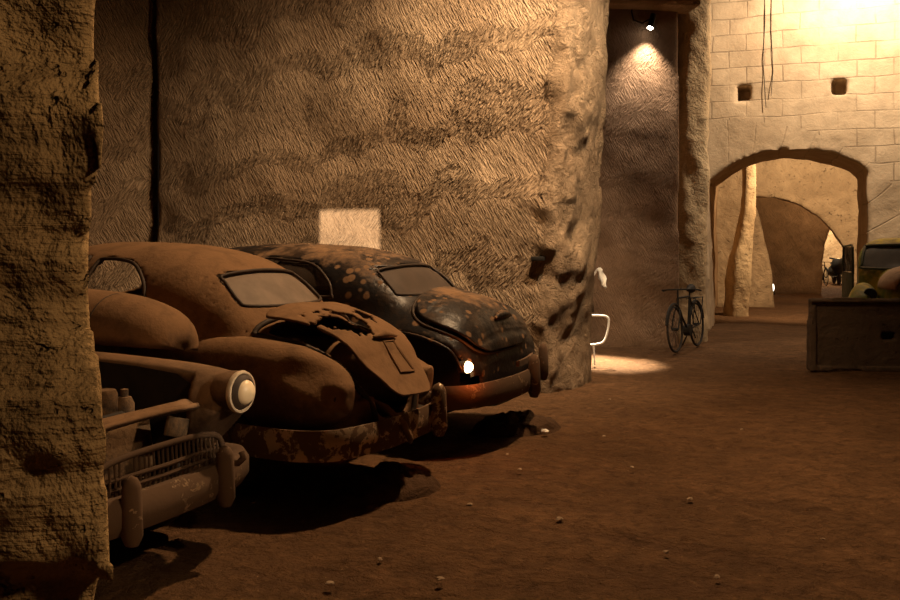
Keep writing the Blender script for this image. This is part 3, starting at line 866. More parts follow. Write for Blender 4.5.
# ---- far car, black paint spotted with dust, lamp lit
R3 = car_root((.45, 7.36), (-.9026, .4305), 'black old car mottled with dust spots, its left tail lamp glowing')
P3c = dict(squash=-.17, sq_len=.8, x0=-.02, x1=4.6, wmax=1.05, hmax=1.68, g0=.42, g1=3.5, rw_x=1.3, wheels=(.95, 3.6), k=.10, p=2.4,
  W=[(-.03, .50), (.03, .70), (.12, .79), (.35, .84), (1.0, .85), (2.6, .84), (3.4, .7), (4.2, .5), (4.55, .3), (4.61, .05)],
  H=[(-.03, .62), (.02, .82), (.08, .955), (.18, 1.06), (.34, 1.13), (.6, 1.17), (.9, 1.16), (3.1, 1.12), (4.0, 1.02), (4.4, .86), (4.61, .66)],
  Wg=[(.40, .34), (.52, .50), (.7, .62), (1.1, .72), (2.0, .75), (2.9, .70), (3.35, .55), (3.51, .4)],
  Hg=[(.40, 1.02), (.52, 1.10), (.64, 1.20), (.82, 1.39), (1.1, 1.52), (1.5, 1.59), (2.1, 1.615), (2.8, 1.57), (3.2, 1.33), (3.51, 1.05)],
  windscreen=smooth_poly([(-.55, 1.2), (.55, 1.2), (.5, 1.46), (-.5, 1.46)], 5), ws_x=2.7)
rw3 = smooth_poly([(-.49, 1.19), (0, 1.18), (.49, 1.19), (.54, 1.22), (.51, 1.34), (.43, 1.40), (0, 1.425), (-.43, 1.40), (-.51, 1.34), (-.54, 1.22)], 5)
sw3a = smooth_poly([(1.25, 1.19), (1.30, 1.30), (1.5, 1.43), (1.8, 1.47), (2.05, 1.46), (2.05, 1.2), (2.0, 1.17), (1.3, 1.17)], 5)
sw3b = smooth_poly([(2.17, 1.2), (2.17, 1.46), (2.25, 1.49), (2.65, 1.46), (2.95, 1.23), (2.9, 1.17), (2.2, 1.17)], 5)
def cut3(s, X, Y, Z):
    # the left rear wing is gone
    d = poly_sd(X[:, 0, :], Z[:, 0, :], smooth_poly([(.0, .44), (.02, .62), (.16, .80), (.5, .90), (1.0, .90), (1.45, .75), (1.6, .30), (.2, .28)], 5))[:, None, :]
    return np.maximum(s, -np.maximum(d, .50-Y))
b3, F3 = sedan_body(R3, P3c, M_dust3, .02, rw3, (sw3a, sw3b), None, cut3, M_glass3, M_glassd)
lid3 = smooth_poly([(.42, -.03), (0, -.05), (-.42, -.03), (-.60, .08), (-.68, .28), (-.64, .48), (-.46, .64), (0, .72), (.46, .64), (.64, .48), (.68, .28), (.60, .08)], 4)
l3 = make_lid(R3, F3, lid3, M_dust3, None, .022)
cr = MB(); cc = lid3.mean(0); cr.tube(diag_map(F3, .004)(cc+(lid3-cc)*1.03), .012, 8, True); cr.build('boot_seal', M_seal, R3)
hm = MB(); hv = diag_map(F3, .06)(np.array([(.10, .17), (.02, .18), (-.08, .185), (-.18, .18), (-.26, .17)])); hm.tube(hv, [.010, .032, .042, .032, .010], 10); hm.build('handle', M_dust3, l3)
cl = MB(); cl.tube(diag_map(F3, .026)(np.array([(0, w_) for w_ in np.linspace(.28, .65, 12)])), [.004]+[.012]*10+[.004], 8); cl.build('centre_ridge', M_dust3, l3)
inn = MB(); inn.box((.85, .40, .6), (1.25, .03, .55)); inn.build('inner_wing', M_inner, R3, False)
for x_, y_ in ((.95, .62), (.95, -.66), (3.6, .66), (3.6, -.66)): wheel(R3, x_, y_)
ed = MB(); ed.tube(side_map(F3, 1, .006)(smooth_poly([(.05, .64), (.16, .80), (.5, .90), (1.0, .90), (1.42, .76)], 5, False)), .014, 8); ed.build('wing_lip', M_dust3, R3)
bp3 = smooth_poly([(.45, .90), (.28, .90), (.08, .84), (-.06, .66), (-.13, .32), (-.15, 0), (-.13, -.32), (-.06, -.66), (.08, -.86), (.30, -.93), (.55, -.93)], 5, False)
gap_filler(bp3, .35, .41, R3)
bo3 = bumper(R3, droop(bp3, .44, 0), M_bump1, bprof)
up3 = [(p[0]+.03, p[1]*.97, .60) for p in bp3 if p[0] < .2 and p[1] < -.05]
bumper(bo3, up3, M_bump1, [(0, -.025), (-.03, -.02), (-.035, 0), (-.03, .02), (0, .025)], 'upper_bar')
g_ = MB(); guard(g_, -.17, -.28, .29, .66, .05, .06); g_.build('bumper_guard', M_bump1, bo3)
g_ = MB(); guard(g_, -.07, -.80, .36, .70, .04, .05); g_.build('bumper_guard', M_bump1, bo3)
tl = MB(); tl.lathe([(0, -.03), (.025, -.026), (.042, -.012), (.048, .01), (.05, .05)], (.03, .70, .66), 'x', 20)
tlo = tl.build('tail_lamp', M_seal, R3)
gl = MB(); gl.lathe([(0, -.05), (.022, -.046), (.038, -.032), (.045, -.012), (.046, .0)], (.022, .70, .66), 'x', 20); gl.build('lamp_lens', glow_mat('tail_glow', (1, .66, .34), 9), tlo)

# ---- near car, bonnet gone, front towards the aisle
R1 = car_root((-1.41, 4.21), (-.9135, .4067), 'old car with its engine bay open and front grille broken, nearest the rough wall end')
P1c = dict(x0=.0, x1=3.95, wmax=.78, hmax=1.62, g0=1.35, g1=3.5, rw_x=0, wheels=(.62, 3.0), k=.10, p=3.0,
  W=[(-.01, .40), (.08, .48), (.3, .54), (1.2, .64), (2.6, .68), (3.4, .55), (3.9, .3), (3.96, .05)],
  H=[(-.01, .72), (.05, .80), (.14, .835), (.6, .93), (1.3, 1.02), (2.9, 1.02), (3.5, .85), (3.96, .6)],
  Wg=[(1.33, .4), (1.5, .53), (2.0, .6), (2.8, .56), (3.3, .4), (3.51, .2)],
  Hg=[(1.33, .98), (1.5, 1.15), (1.8, 1.42), (2.2, 1.52), (2.6, 1.5), (3.1, 1.25), (3.51, .95)])
def cut1(s, X, Y, Z):
    top = poly_sd(X[:, :, 0], Y[:, :, 0], smooth_poly([(.11, -.30), (.085, 0), (.11, .30), (.18, .42), (.45, .47), (1.1, .50), (1.28, .3), (1.3, 0), (1.28, -.3), (1.1, -.50), (.45, -.47), (.18, -.42)], 4))[:, :, None]
    s = np.maximum(s, -np.maximum(top, .60-Z))
    fr = poly_sd(Y[0], Z[0], smooth_poly([(-.41, .40), (-.44, .60), (-.38, .745), (0, .765), (.38, .745), (.44, .60), (.41, .40), (0, .38)], 4))[None]
    s = np.maximum(s, -np.maximum(fr, X-.3))
    ws = poly_sd(Y[0], Z[0], smooth_poly([(-.42, 1.12), (.42, 1.12), (.38, 1.36), (-.38, 1.36)], 4))[None]
    s = np.maximum(s, -np.maximum(ws, X-2.0))
    return s
b1, F1 = sedan_body(R1, P1c, M_dust1, .02, None, (), None, cut1)
f1 = dict(x0=-.14, x1=1.55, y=.49, w=.20, bay=.40, tuck=1.0, top=1.0, zb=.70, zbot=.45,
  W=[(-.15, .06), (-.10, .12), (0, .155), (.3, .18), (.8, .185), (1.3, .14), (1.56, .05)],
  H=[(-.15, .84), (-.11, .89), (-.02, .935), (.3, .965), (.9, .985), (1.3, .99), (1.56, .97)], arch=(.62, .33, .37))
r1 = dict(x0=2.3, x1=3.9, y=.55, w=.2, top=.95, zb=.6, zbot=.26, W=[(2.29, .06), (2.7, .18), (3.4, .18), (3.91, .06)], H=[(2.29, .75), (2.7, .9), (3.3, .86), (3.91, .62)], arch=(3.0, .33, .37))
for sg in (1, -1):
    fq = dict(f1); fq['y'] = .62 if sg > 0 else .49; fq['bay'] = fq['y']-.09
    fo = fender_mesh('front_fender', M_dust1, R1, sg, fq); fender_mesh('rear_fender', M_dust1, R1, sg, r1)
    y_ = -.45 if sg < 0 else .63
    hb = MB(); hb.lathe([(.108, -.012), (.112, -.026), (.108, -.038), (.098, -.040), (.092, -.03)], (-.125, y_, .835), 'x', 30)
    ho = hb.build('headlamp', M_ring, R1)
    bw = MB(); bw.lathe([(.09, .10), (.106, .05), (.108, -.014), (.09, -.02)], (-.125, y_, .835), 'x', 30); bw.build('lamp_bowl', M_dust1, ho)
    bd = MB(); bd.lathe([(.094, -.030), (.080, -.055), (.070, -.062), (.064, -.055)], (-.125, y_, .835), 'x', 30); bd.build('lamp_gasket', M_seal, ho)
    ln = MB(); ln.lathe([(.0, -.094), (.025, -.092), (.048, -.082), (.062, -.066), (.066, -.052)], (-.125, y_, .835), 'x', 30); ln.build('lens', M_lens, ho)
for x_, y_ in ((.62, .55), (.62, -.55), (3.0, .56), (3.0, -.56)): wheel(R1, x_, y_)
# front cross panel edge, grille, radiator, engine
M_grille = chrome_mat('rusty_grille', (.22, .15, .09), (.075, .042, .022), .72)
iw = MB(); iw.add([(.22, -.392, .45), (1.38, -.392, .45), (1.38, -.392, .955), (.9, -.392, .955), (.5, -.392, .94), (.22, -.392, .915), (.12, -.392, .86), (.12, -.392, .45)], [(0, 1, 2, 3, 4, 5, 6, 7)])
iw.add([(.22, .50, .45), (1.38, .50, .45), (1.38, .50, .93), (.22, .50, .80)], [(0, 1, 2, 3)])
iw.add([(1.34, -.5, .40), (1.34, .5, .40), (1.34, .5, .93), (1.34, -.5, .93)], [(0, 1, 2, 3)])
iw.build('engine_bay_shade', M_inner, R1, False)  # near-black sheets stand in for the shade inside the open bay
lip = MB(); lip.tube(rear_map(F1, .004, -.6)(smooth_poly([(-.47, .60), (-.43, .735), (-.34, .765), (0, .78), (.34, .765), (.43, .735), (.47, .60)], 5, False)), .018, 8); lip.build('nose_rim', M_dust1, R1)
gr = MB()
go_ = smooth_poly([(-.42, .44), (-.44, .56), (-.34, .625), (0, .645), (.34, .625), (.44, .56), (.42, .44), (0, .42)], 5)
gr.tube([(-.03-.02*(1-abs(p[0])*2), p[0], p[1]) for p in go_], .016, 8, True)
gob = gr.build('grille', M_grille, R1)
gs = MB()
for k in range(27):
    y_ = -.40+.8*k/26
    if k in (20, 21): continue
    zt = .635-.35*max(0, abs(y_)-.28)**1.4*3
    gs.tube([(-.035, y_, .45), (-.042, y_+.004*math.sin(k*2.1), .53), (-.035, y_, zt)], .006, 6)
gs.build('grille_bars', M_grille, gob)
gh = MB()
for z_ in (.50, .545): gh.tube([(-.025, -.42, z_), (-.06, 0, z_+.004), (-.025, .42, z_)], .011, 6)
gh.build('grille_rail', M_grille, gob)
ra = MB(); ra.box((.34, .0, .56), (.06, .62, .30), Matrix.Rotation(.2, 3, 'Y'), .01); ra.build('radiator', M_engine, R1)
pn = MB(); pn.box((.09, -.24, .67), (.02, .16, .10), Matrix.Rotation(.3, 3, 'X'), .008); pn.build('bent_bracket', M_engine, R1)
en = MB(); en.box((.80, 0, .56), (.62, .26, .22), None, .03); en.box((.80, 0, .695), (.56, .17, .07), None, .02); en.build('engine_block', M_engine, R1)
ec = MB(); ec.lathe([(0, .16), (.05, .155), (.06, .13), (.06, .02), (.03, 0)], (.45, -.12, .70), 'z', 18); ec.build('carburettor', M_engine, R1)
ec = MB(); ec.lathe([(0, .11), (.035, .105), (.05, .07), (.05, -.05)], (.42, -.22, .70), 'z', 18); ec.lathe([(0, .15), (.02, .145), (.02, .08)], (.42, -.22, .70), 'z', 12); ec.build('oil_filler', M_engine, R1)
eh = MB(); eh.tube(smooth_poly([(.28, .15), (.33, -.05), (.42, -.2), (.6, -.3), (.9, -.3)], 5, False).tolist() and [(p[0], p[1], .72+.03*math.sin(p[0]*8)) for p in smooth_poly([(.28, .15), (.33, -.05), (.42, -.2), (.6, -.3), (.9, -.3)], 5, False)], .022, 8); eh.build('hose', M_rubber, R1)
ff1 = MB(); ff1.tube([(1.22, .0, .80), (1.22, .0, .90)], .12, 16); ff1.build('air_cleaner', M_engine, R1)
bp1 = smooth_poly([(.25, .70), (.08, .70), (-.02, .60), (-.09, .36), (-.11, 0), (-.09, -.36), (-.02, -.60), (.08, -.70), (.25, -.70)], 5, False)
bprof1 = [(.02, -.085), (-.03, -.082), (-.066, -.055), (-.08, 0), (-.066, .055), (-.03, .082), (.02, .085), (.05, .04), (.05, -.04)]
bo1 = bumper(R1, droop(bp1, .40, 0), M_bump1, bprof1)
for y_ in (.33, -.31):
    g_ = MB(); guard(g_, -.16, y_, .28, .585, .042, .055); g_.build('bumper_guard', M_bump1, bo1)
hk = MB(); hk.tube([(-.06, -.42, .46), (-.15, -.43, .47), (-.185, -.43, .50), (-.17, -.43, .53)], .018, 8); hk.build('bumper_hook', M_bump1, bo1)

# loose bonnet lying on the middle car's wing, rounded nose towards the aisle
def loose_bonnet():
    n, m = 26, 22; V = []; F = []
    for i in range(n):
        t = i/(n-1); x = 1.35*t**1.6
        wv = .31*min(1, (1-(1-min(1, t*1.25))**2.4))**.5*(1-.10*t); hv = .34*(1-(1-min(1, t*1.15))**2.2)**.55
        for k in range(m):
            a = math.pi*k/(m-1); c, s_ = math.cos(a), math.sin(a)
            y = wv*math.copysign(abs(c)**.85, c); z = hv*abs(s_)**.8 + .012*math.exp(-(c/.07)**2)*min(1, t*4)
            V.append((x, y, z))
    for i in range(n-1):
        for k in range(m-1): F.append((i*m+k, (i+1)*m+k, (i+1)*m+k+1, i*m+k+1))
    o = mesh_obj('loose_bonnet', V, F, M_dust2); md = o.modifiers.new('t', 'SOLIDIFY'); md.thickness = .012; md.offset = -1
    return o
bn = loose_bonnet()
m = MB(); m.tube([(.50, .292*math.copysign(abs(math.cos(a))**.85, math.cos(a)), .318*abs(math.sin(a))**.8+.008) for a in np.linspace(.02, math.pi-.02, 22)], .005, 6); m.build('seam', M_seal, bn)
A2 = math.atan2(.43, -.9)
p = np.array((-.27, 5.65)) + 1.10*np.array((-.92, .39)) + .86*np.array((-.39, -.92))
bn.location = (p[0], p[1], .965); bn.rotation_euler = (math.radians(8), math.radians(0), A2)
setp(bn, 'loose rounded car bonnet lying on the wing of the ochre car', 'bonnet')

# ---- green car behind the slab
R4 = car_root((6.32, 12.15), (-.47, -.88), 'small yellow-green old car standing behind the grey slab by the arch')
R4.scale = (.8, 1, 1.045); R4.rotation_euler[2] += math.pi     # x runs from the nose to the tail
P4 = dict(x0=.0, x1=3.6, wmax=.85, hmax=1.7, g0=.95, g1=3.0, rw_x=0, wheels=(.6, 2.8), k=.07, p=2.6,
  W=[(-.01, .10), (.05, .18), (.2, .26), (.8, .36), (1.1, .58), (1.6, .72), (2.6, .72), (3.3, .55), (3.61, .2)],
  H=[(-.01, .95), (.06, 1.10), (.2, 1.17), (.6, 1.20), (1.1, 1.22), (2.6, 1.12), (3.2, .95), (3.61, .6)], zbot=.3, zb=.68,
  Wg=[(.94, .55), (1.05, .63), (1.4, .67), (2.2, .66), (2.8, .5), (3.01, .25)],
  Hg=[(.94, 1.16), (1.02, 1.28), (1.22, 1.54), (1.5, 1.63), (2.0, 1.64), (2.6, 1.5), (3.01, 1.1)], pg=4.0)
sc4 = smooth_poly([(-.56, 1.20), (0, 1.19), (.56, 1.20), (.59, 1.25), (.56, 1.47), (.50, 1.52), (0, 1.535), (-.50, 1.52), (-.56, 1.47), (-.59, 1.25)], 5)
def cut4(s, X, Y, Z):
    d = poly_sd(Y[0], Z[0], sc4)[None]; s = np.maximum(s, -np.maximum(d, np.maximum(X-1.6, .6-X)))
    d = poly_sd(X[:, 0, :], Z[:, 0, :], smooth_poly([(1.4, 1.15), (1.42, 1.45), (1.5, 1.52), (2.1, 1.50), (2.1, 1.15)], 4))[:, None, :]
    return np.maximum(s, -d)
P4['Hg'] = P4['Hg']
b4, F4 = sedan_body(R4, P4, M_green, .022, None, (), None, cut4)
X4, Y4, Z4, o4 = grid((.0, -.9, .2), (3.6, .9, 1.7), .022)
def f4map(off):
    g = Field(np.maximum(body_field(P4, X4, Y4, Z4, .022), .95-X4), o4, .022)
    return rear_map(g, off, .5)
mb = MB(); mb.tube(f4map(.002)(sc4), .02, 8, True); mb.build('windscreen_frame', M_dkgreen, R4)
V, F = patch_grid(sc4, f4map(-.02)); mesh_obj('windscreen', V, F, M_glassg, R4)
f4 = dict(x0=-.05, x1=1.5, y=.55, w=.22, top=1.05, zb=.6, zbot=.3, W=[(-.06, .06), (.05, .16), (.4, .21), (1.0, .2), (1.51, .1)], H=[(-.06, .72), (.05, .86), (.3, .98), (.7, 1.0), (1.2, .9), (1.51, .7)], arch=(.6, .33, .36))
r4 = dict(x0=2.1, x1=3.5, y=.6, w=.2, top=.95, zb=.6, zbot=.3, W=[(2.09, .06), (2.5, .18), (3.1, .18), (3.51, .06)], H=[(2.09, .75), (2.5, .92), (3.1, .86), (3.51, .6)], arch=(2.8, .33, .36))
for sg in (1, -1):
    fender_mesh('front_fender', M_green, R4, sg, f4); fender_mesh('rear_fender', M_green, R4, sg, r4)
    hb = MB(); hb.lathe([(.0, .10), (.06, .09), (.085, .02), (.09, -.03), (.08, -.045), (.0, -.05)], (.12, .44*sg, .86), 'x', 22); hb.build('headlamp', M_black, R4)
for x_, y_ in ((.6, .6), (.6, -.6), (2.8, .6), (2.8, -.6)): wheel(R4, x_, y_)
nose = MB()
pr = [(0, .985), (.10, .98), (.2, .95), (.27, .88), (.30, .76), (.31, .6)]
# dust cap: rounded pale nose panel
V = []; F = []; m = 24
for i in range(9):
    t = i/8; x = -.06+.9*t**1.5; wv = (.10+.24*(1-(1-t)**2))**1; hv = .30*(1-(1-min(1, .25+t))**2)
    for k in range(m):
        a = math.pi*k/(m-1); V.append((x, wv*math.cos(a)*1.05, .93+hv*math.sin(a)*.98))
for i in range(8):
    for k in range(m-1): F.append((i*m+k, (i+1)*m+k, (i+1)*m+k+1, i*m+k+1))
o = mesh_obj('nose_panel', V, F, M_rustcap, R4); md = o.modifiers.new('t', 'SOLIDIFY'); md.thickness = .015
bp4 = [(.12, -.78), (.0, -.6), (-.08, -.3), (-.10, 0), (-.08, .3), (.0, .6), (.12, .78)]
bumper(R4, droop(smooth_poly(bp4, 4, False), .42, 0), M_bump1, bprof1)
# door standing ajar, quarter glass open
for sg, op in ((1, -.9), (-1, 0.0)):
    if sg < 0: continue
mb = MB(); mb.tube([(0, 0, 1.12), (.02, 0, 1.50), (.08, 0, 1.53), (.55, 0, 1.51), (.58, 0, 1.12)], .018, 8, True)
mb.box((.3, 0, .82), (.6, .035, .62), None, .015)
dr = mb.build('door', M_dkgreen, R4); dr.location = (1.12, .71, 0); dr.rotation_euler = (0, 0, math.radians(17))
gp = MB(); gp.box((.30, 0, 1.32), (.52, .006, .36)); gp.build('door_glass', M_glassd, dr, False)

# ---- grey slab
def make_slab():
    root = empty('stone_slab', (4.60, 11.15, 0), math.radians(-4), 'grey weathered slab on edge in front of the small green car', 'slab')
    m = MB(); L, Hh, T = 2.6, .92, .16
    X, Y, Z, o = grid((0, 0, 0), (L, T, Hh), .02)
    tk = .0
    f = np.maximum(np.maximum(-X, X-L), np.maximum(np.maximum(-Y, Y-T), np.maximum(.0-Z, Z-Hh)))
    f = f + .012*fbm(X*2.2, Y*2.2, Z*2.2, 3) + .006*fbm(X*9, Y*9, Z*9, 2)
    d = np.maximum(np.abs(X-.97)-.085, np.abs(Z-.44)-.045); f = np.maximum(f, -np.maximum(d, Y-.12))
    f = np.maximum(f, -np.maximum(np.maximum(.075-X, X-(L-.075)), np.maximum(np.maximum(.06-Z, Z-(Hh-.055)), Y-.022)))
    V, Q = snets(f, o, .02); big_mesh('slab_body', V, Q, M_slab, root)
    e_ = MB(); e_.box((.97, .10, .44), (.15, .03, .02), Matrix.Rotation(.2, 3, 'Y'), .004); e_.build('lifting_bar', M_black, root)
    tp = MB(); tp.tube([(.0, -.006, .885), (.8, -.008, .889), (L, -.006, .885)], .02, 8); tp.build('top_rail', M_slab, root)
    return root
make_slab()

# ---- bicycle
def make_bicycle(name, loc, rz, lean, label, group=None):
    r = empty(name, loc, rz, label, 'bicycle', group); r.rotation_euler = (lean, 0, rz)
    def wh(x, nm):
        m = MB(); m.tube([(x+.33*math.cos(a), 0, .345+.33*math.sin(a)) for a in np.linspace(0, 2*math.pi, 36, endpoint=False)], .018, 8, True); o = m.build(nm, M_rubber, r)
        s_ = MB()
        for k in range(18):
            a = 2*math.pi*k/18; s_.tube([(x, .02*(-1)**k, .345), (x+.32*math.cos(a), 0, .345+.32*math.sin(a))], .0022, 4)
        s_.tube([(x, -.045, .345), (x, .045, .345)], .022, 10); s_.build('spokes', M_black, o)
    wh(0, 'front_wheel'); wh(1.04, 'rear_wheel')
    f = MB(); hd = (.20, 0, .80); hl = (.17, 0, .66); bb = (.60, 0, .29); st = (.76, 0, .80); ra = (1.04, 0, .345)
    for a, b, q in ((hd, hl, .02), (hl, bb, .017), (hd, st, .016), (st, bb, .016)): f.tube([a, b], q, 8)
    for sy in (.045, -.045):
        f.tube([st, (1.04, sy, .345)], .010, 6); f.tube([bb, (1.04, sy, .345)], .011, 6)
    f.build('frame', M_black, r)
    k = MB()
    for sy in (.05, -.05): k.tube([(.165, sy*.6, .64), (.12, sy, .55), (0, sy, .345)], .011, 6)
    k.build('fork', M_black, r)
    h = MB(); h.tube([(.20, 0, .80), (.215, 0, .92)], .013, 8); h.tube([(.42, .29, .90), (.30, .27, .92), (.20, .12, .93), (.215, 0, .93), (.20, -.12, .93), (.30, -.27, .92), (.42, -.29, .90)], .012, 8); h.build('handlebar', M_black, r)
    s_ = MB(); n = 12
    for a in range(1): s_.tube([(.67, 0, .905), (.76, 0, .91), (.86, 0, .92), (.90, 0, .925)], [.02, .045, .075, .05], 10)
    s_.tube([(.76, 0, .78), (.79, 0, .91)], .012, 8); s_.build('saddle', M_black, r)
    c = MB(); c.tube([(.60, -.05, .29), (.60, .05, .29)], .09, 16); c.tube([(.60, -.07, .29), (.70, -.08, .16)], .010, 6); c.tube([(.60, .07, .29), (.50, .08, .42)], .010, 6); c.build('crank', M_black, r)
    for x, a0, a1 in ((0, .4, 2.9), (1.04, .2, 2.7)):
        g = MB(); g.tube([(x+.375*math.cos(a), 0, .345+.375*math.sin(a)) for a in np.linspace(a0, a1, 14)], .02, 6); g.build('mudguard', M_black, r)
    cr = MB()
    for sy in (.06, -.06): cr.tube([(.78, sy, .76), (1.25, sy, .77), (1.04, sy, .35)], .008, 6)
    for x in (.88, 1.0, 1.12, 1.24): cr.tube([(x, -.06, .765), (x, .06, .765)], .007, 6)
    cr.build('carrier', M_black, r)
    ks = MB(); ks.tube([(.95, .05, .34), (1.10, .26, .012)], .012, 6); ks.build('kickstand', M_black, r)
    return r
make_bicycle('bicycle', (3.36, 13.0, 0), math.radians(57), math.radians(-3), 'old black bicycle standing against the wall near the pale pier')

# ---- white tubular frame half hidden behind the wall end
def white_frame():
    r = empty('tubular_frame', (1.95, 11.6, 0), 0, 'white tube-metal frame sticking out from behind the tooled wall end', 'metal frame')
    for dy in (0, .45):
        a = MB(); a.tube([(x-.5*dy, dy, z) for x, z in smooth_poly([(-.25, .66), (.02, .665), (.14, .64), (.15, .52), (.10, .34), (.0, .285), (-.25, .27)], 5, False)], .014, 8)
        a.build('loop', M_white, r)
    b = MB()
    for dy in (0, .45): b.tube([(-.25, dy, 1.0), (-.26, dy, .5), (-.25, dy, .01)], .014, 8); b.tube([(-.05, dy, .285), (-.03, dy, .01)], .012, 8)
    b.build('leg', M_white, r)
    for z in (.66, .27, 1.0):
        c = MB(); c.tube([(-.25, 0, z), (-.25, .45, z)], .012, 8); c.build('cross_bar', M_white, r)
    p_ = MB(); p_.tube([(-.25, 0, 1.0), (-.12, 0, 1.08), (-.02, 0, 1.24), (-.0, 0, 1.27)], .013, 8); p_.build('prop', M_white, r)
    return r
white_frame()
V = []; F = []
n, m = 9, 7
for i in range(n):
    for k in range(m):
        u = i/(n-1); v = k/(m-1)
        V.append((.0+.09*(v-.5)*(1-.3*u)+.015*math.sin(9*u+4*v)+.05*u, .03*math.sin(7*v+5*u), .0-.24*u+.02*math.sin(6*v)))
for i in range(n-1):
    for k in range(m-1): F.append((i*m+k, (i+1)*m+k, (i+1)*m+k+1, i*m+k+1))
rg = mesh_obj('rag', V, F, M_white); rg.location = (1.985, 11.55, 1.285); md = rg.modifiers.new('t', 'SOLIDIFY'); md.thickness = .012
setp(rg, 'crumpled white rag hooked on the white tube frame behind the wall end', 'rag')

# ---- wall spot lamp
sp_ = empty('spot_lamp', (3.16, 13.86, 5.2), 0, 'small black spot lamp shining down the smooth recess wall', 'lamp')
b = MB(); b.tube([(.06, 0, .05), (0, -.05, -.17)], [.045, .05], 14); b.build('lamp_head', M_black, sp_)
b = MB(); b.tube([(.002, -.05, -.165), (-.002, -.054, -.178)], .046, 14); b.build('bulb', glow_mat('bulb_glow', (1, .86, .68), 30), sp_)
b = MB(); b.tube([(.04, .0, .0), (.04, .25, .02)], .012, 8); b.build('bracket', M_black, sp_)
b = MB(); b.tube([(.0, .03, -.02), (-.10, .06, -.07), (-.24, .06, -.02), (-.27, .07, .12), (-.22, .1, .28), (-.25, .1, .6)], .014, 8); b.build('cable', M_black, sp_)
lamp('lamp_recess', 'SPOT', (3.155, 13.80, 4.98), 230, (1, .80, .60), (3.07, 13.88, 3.2), .03, 96, 1.0)

# ---- scooter and bicycles in the furthest chamber
fx = lambda px, Y: (px-450)/875*Y
def scooter():
    r = empty('motor_scooter', (fx(839, 35.0), 35.0, 0), math.radians(75), 'dark motor scooter parked in the chamber seen through the pointed far arch', 'scooter')
    for x, nm in ((0, 'front_wheel'), (1.2, 'rear_wheel')):
        m = MB(); m.lathe([(.10, -.05), (.2, -.06), (.24, 0), (.2, .06), (.10, .05), (.10, -.05)], (x, 0, .24), 'y', 20); m.build(nm, M_rubber, r)
    s_ = MB(); s_.tube([(.05, 0, .45), (.12, 0, .7), (.2, 0, 1.0)], [.18, .30, .22], 12); s_.build('leg_shield', M_black, r)
    s_ = MB(); s_.tube([(.2, -.33, 1.08), (.18, 0, 1.02), (.2, .33, 1.08)], .03, 8); s_.build('handlebar', M_black, r)
    s_ = MB(); s_.tube([(.75, 0, .5), (1.0, 0, .55), (1.35, 0, .5), (1.5, 0, .42)], [.16, .26, .24, .1], 12); s_.box((.5, 0, .3), (.7, .34, .06), None, .02); s_.build('body', M_black, r)
    s_ = MB(); s_.box((1.05, 0, .84), (.62, .26, .10), None, .04); s_.build('seat', M_rubber, r)
    s_ = MB(); s_.lathe([(.0, -.06), (.06, -.05), (.08, 0), (.05, .06)], (.08, 0, 1.0), 'x', 14); s_.build('headlamp', M_lens, r)
scooter()
make_bicycle('bicycle', (fx(826, 34.2), 34.2, 0), math.radians(80), 0, 'dark bicycle left of the scooter in the furthest lit chamber')
# small floor light in the far chamber
fl = empty('floor_light', (fx(772, 28.3), 28.3, 0), 0, 'small white light on the ground at the foot of the far wall', 'lamp')
b = MB(); b.lathe([(0, 0), (.09, 0), (.10, .05), (.07, .10), (.04, .11)], n=16); b.build('base', M_black, fl)
b = MB(); b.lathe([(.05, .11), (.075, .2), (.06, .32), (0, .36)], n=16); b.build('bulb', glow_mat('floor_glow', (1, .86, .66), 3.5), fl)

# ---- cables on the arch wall, dark box standing in for a small hole in the tooled wall, loose earth
def on_arch(px, py, out=.03):
    s_, z = pix(px, py, O1); p = O1+LT*s_-AX*out; return (p[0], p[1], z)
for k, (pts, txt) in enumerate((([(764, -40), (765, 20), (763, 60), (766, 108)], 'thin dark cable hanging down the block wall above the arch, with a bent lower end'), ([(772, -40), (771, 30), (773, 70), (771, 96)], 'thin dark cable on the block wall, right and shorter of the two above the arch'))):
    m = MB(); m.tube([on_arch(*p) for p in pts], .006, 6); o = m.build('wall_cable', M_black); setp(o, txt, 'cable')
m = MB(); m.box((.985, 9.66, 1.45), (.14, .18, .05), Matrix.Rotation(-.4, 3, 'Z'), .012); setp(m.build('hole_box', M_black), 'dark box standing in for a small hole in the tooled wall behind the black car', 'hole stand-in')
def heap(cx, cy, rx, ry, hgt, txt, seed):
    n, k = 40, 40; X, Y = np.meshgrid(np.linspace(-1, 1, n), np.linspace(-1, 1, k), indexing='ij')
    r2 = X**2+Y**2; Z = hgt*np.clip(1-r2, 0, 1)**.8*(1+.5*fbm(X*3+seed, Y*3, X*0, 3)) + .02*fbm(X*9+seed, Y*9, X*0, 2)*np.clip(1.1-r2, 0, 1) - .035*np.clip(r2-.8, 0, 1)*4
    V = np.stack([X*rx, Y*ry, Z], -1).reshape(-1, 3); i = np.arange(n-1)[:, None]*k + np.arange(k-1)[None]
    o = big_mesh('loose_earth', V, np.stack([i, i+k, i+k+1, i+1], -1).reshape(-1, 4), M_heap); o.location = (cx, cy, 0); o.rotation_euler = (0, 0, .6)
    setp(o, txt, 'earth heap')
M_heap = rock_mat('loose_earth', (.05, .03, .018), (.11, .06, .032), 0, 1, 1.2)
heap(-.42, 5.75, .40, .30, .10, 'low heap of loose dark earth under the bumper of the ochre car', 2)
heap(.58, 7.75, .45, .28, .09, 'low heap of loose dark earth under the bumper of the black car', 9)

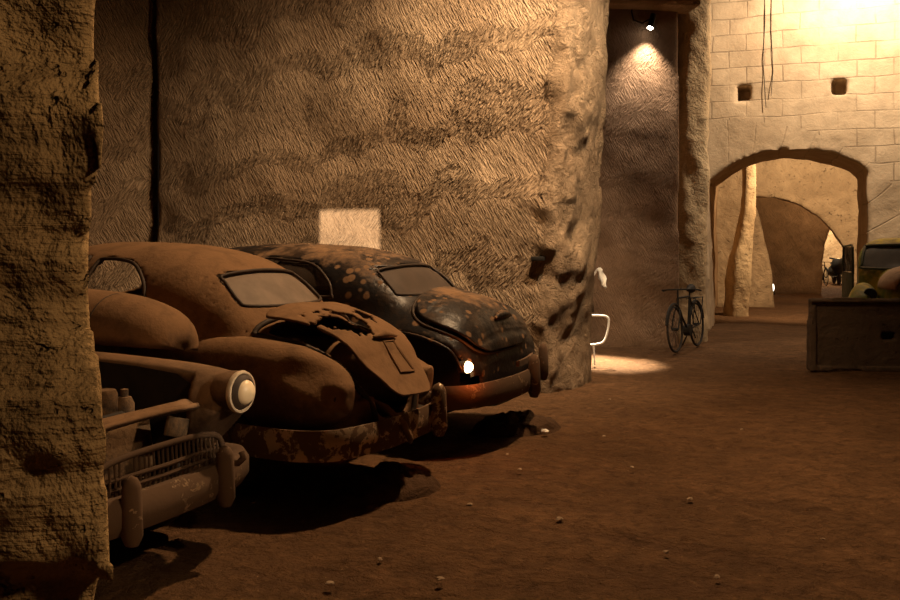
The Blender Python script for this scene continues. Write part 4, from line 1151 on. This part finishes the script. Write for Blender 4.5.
# ---- added unseen square-snouted lamp, there to throw the bright patch on the tooled wall
A = Vector((-5.35, 5.6, 2.1)); B = Vector((-1.235, 10.52, 1.66)); dv = (B-A).normalized()
pl = empty('patch_projector', (A.x, A.y, 0), math.atan2(dv.y, dv.x), 'added unseen square-snouted lamp that throws the bright patch on the tooled wall', 'lamp')
ti = Matrix.Rotation(-math.asin(dv.z), 3, 'Y')
hd = MB(); L_ = .55; a_ = .034; b_ = .031
for c_, sz in (((L_/2-.03, a_+.01, 0), (L_+.06, .02, .2)), ((L_/2-.03, -a_-.01, 0), (L_+.06, .02, .2)), ((L_/2-.03, 0, b_+.01), (L_+.06, .2, .02)), ((L_/2-.03, 0, -b_-.01), (L_+.06, .2, .02)), ((-.07, 0, 0), (.02, .2, .2))):
    hd.box(ti @ Vector(c_) + Vector((0, 0, 2.1)), sz, ti)
hd.build('lamp_head', M_black, pl, False)
sd = MB(); sd.tube([(-.03, 0, 1.98), (-.03, 0, .03)], .018, 8)
for k in range(3):
    sd.tube([(-.03, 0, .5), (-.03+.4*math.cos(2.1*k), .4*math.sin(2.1*k), .012)], .012, 6)
sd.build('stand', M_black, pl)

# ---- stone chips on the floor
cs = [(545, 432), (507, 455), (470, 505), (604, 437), (632, 468), (717, 578), (666, 553), (560, 520), (823, 540), (520, 470), (440, 580), (380, 560), (610, 400), (742, 430), (690, 500), (330, 585)]
for i, (px, py) in enumerate(cs):
    d = 875*1.6/(py-245); n = 10; r0 = (.036 if i == 0 else .012+.012*random.random())
    me = MB(); me.lathe([(0, -.3), (.7, -.25), (1, .2), (.7, .7), (.2, .9), (0, .9)], n=7)
    V = [(v[0]*r0*(1+.4*random.uniform(-1, 1)), v[1]*r0*(1+.3*random.uniform(-1, 1)), v[2]*r0*.7) for v in me.V]
    o = mesh_obj('stone_chip', V, me.F, M_white if i == 0 else M_stone, smooth=False); o.location = ((px-450)/875*d, d, .004)
    if i == 0: setp(o, 'white stone chip on the earth floor in front of the black car', 'stone')
    else: setp(o, 'small pale stone chip lying on the brown earth floor', 'stone', 'pale chips scattered on the floor')
